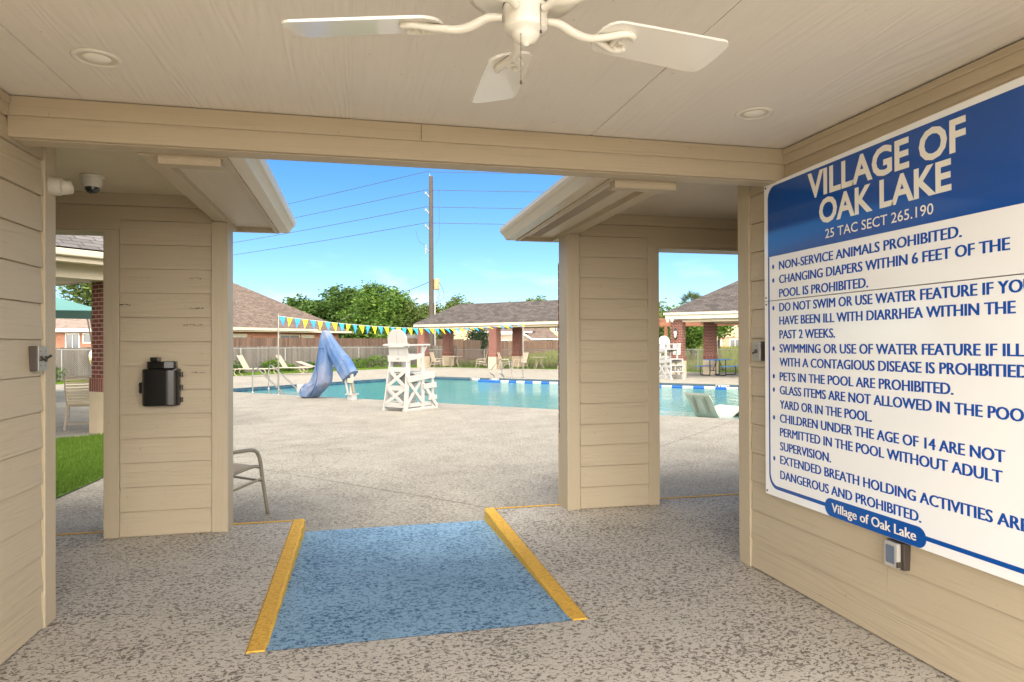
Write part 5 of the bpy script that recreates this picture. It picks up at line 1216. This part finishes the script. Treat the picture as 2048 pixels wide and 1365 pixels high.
# tan two storey house on the right
t = house('tan_house', 'two storey tan sided house with pink brick base right of the pavilion column', (31.2, 57.5, G0), R(-17))
mb = MB(); mb.box(.3, 9, 0, 8, 2.2, 5.3); mb.build('upper_wall', tansiding, t)
mb = MB(); mb.box(.35, 9, .05, 7.9, 0, 2.198); mb.build('lower_wall', plain('pink_brick', (.56, .27, .18), .85, var=.2, scale=9), t)
mb = MB(); hip_roof(mb, -.4, 9.6, -.6, 8.6, 5.3, .18); mb.build('roof', brown_shingle, t)
window(t, 2.55, 0, 3.12, 1.5, 1.2, glass_m, white_m); window(t, 1.55, .05, 1.0, 1.05, .95, glass_m, white_m); window(t, 3.4, .05, 1.0, .9, .95, glass_m, white_m)
# small grey roof glimpsed between trees
t = house('shed', 'small pale roofed shed peeking over the grey fence near the brick column', (4.2, 60.5, G0), VROT)
mb = MB(); mb.box(-.9, 1.3, 0, 2, 0, 2.2); mb.build('wall', cream_m, t); mb = MB(); hip_roof(mb, -1.2, 1.6, -.3, 2.3, 2.2, .3); mb.build('roof', light_shingle, t)

# ------------------------------------------------------------------ utility pole and wires
PX, PY = 5.74, 53.0
t = thing('utility_pole', 'tall dark wooden utility pole with a rusty transformer', 'utility pole', (PX, PY, G0))
mb = MB(); mb.tube([(0, 0, 0), (0, 0, 14.85)], [.22, .155], 14); mb.build('pole', pole_m, t)
mb = MB(); mb.lathe([(.0, 5.42), (.20, 5.42), (.215, 5.47), (.215, 6.2), (.20, 6.27), (0, 6.3)], 18, Matrix.Translation((.40, -.05, .5))); mb.build('transformer', rust_m, t)
mb = MB(); mb.tube([(.26, -.1, 0), (.27, -.1, 4.9)], .06, 8); mb.build('conduit', galv_m, t)
for z in (13.45, 12.12, 10.86):
    mb = MB(); mb.tube([(-.1, 0, z-.42+.16), (-.46, 0, z-.0+.16)], .05, 8); mb.lathe([(.07, 0), (.09, .04), (.06, .08), (.09, .12), (.06, .16)], 10, Matrix.Translation((-.42, 0, z))); mb.build('insulator', plain('grey_insulator', (.30, .28, .26), .4), t)
mb = MB(); mb.tube([(0, 0, 14.7), (-.12, 0, 15.05)], .035, 6); mb.build('top_pin', galv_m, t)
mb = MB(); mb.tube([(-.1, 0, 8.95), (-.42, 0, 9.05)], .04, 6); mb.tube([(-.44, -.05, 8.75), (-.40, -.05, 9.45)], .045, 8); mb.build('cutout_fuse', galv_m, t)
mb = MB()
mb.tube(smooth_path([(.6, -.18, 6.5), (.9, -.2, 5.9), (.95, -.2, 5.3), (.5, -.15, 4.95), (.28, -.1, 4.85)], 6), .02, 5); mb.tube(smooth_path([(.5, -.2, 5.9), (.62, -.2, 5.5), (.45, -.2, 5.3), (.6, -.2, 5.15), (.3, -.1, 4.85)], 6), .018, 5)
mb.tube(smooth_path([(-1.1, 1.2, 10.8), (-.9, .9, 9.9), (-.45, 0, 9.4)], 6), .014, 5); mb.tube(smooth_path([(.6, -.1, 13.9), (.62, -.1, 12.3), (.62, -.1, 10.2), (.3, -.1, 9.6)], 6), .012, 5); mb.build('jumper_wire', wire_m, t)
labs = ('topmost power wire at the tip of the utility pole', 'power wire on the highest bracket of the utility pole', 'power wire on the middle bracket of the utility pole', 'power wire on the lowest bracket of the utility pole')
for z, lab in zip((15.05, 13.61, 12.28, 11.02), labs):
    pts = []
    a = Vector((PX-18.45*2.2, PY+21.7*2.2, z+.25)); b = Vector((PX-.44, PY, z)); c = Vector((PX+48, PY-11, z+.15))
    for i in range(17): f = i/16; p = a.lerp(b, f); p.z -= 1.0*4*f*(1-f)*.35; pts.append(p)
    for i in range(1, 17): f = i/16; p = b.lerp(c, f); p.z -= 1.0*4*f*(1-f)*.35; pts.append(p)
    mb = MB(); mb.tube(pts, .022, 5); tag(mb.build('power_wire', wire_m, origin=(PX, PY, z)), lab, 'wire', 'power wires')
mb = MB(); mb.tube(smooth_path([(PX-.2, PY, 6.35), (4.5, 57, 6.1), (3.2, 61.5, 5.9), (.5, 63.2, 4.7), (-2.3, 63.6, 3.2)], 8), .022, 5); tag(mb.build('service_wire', wire_m, origin=(PX, PY, 6.3)), 'single service wire dropping left from the transformer', 'wire')
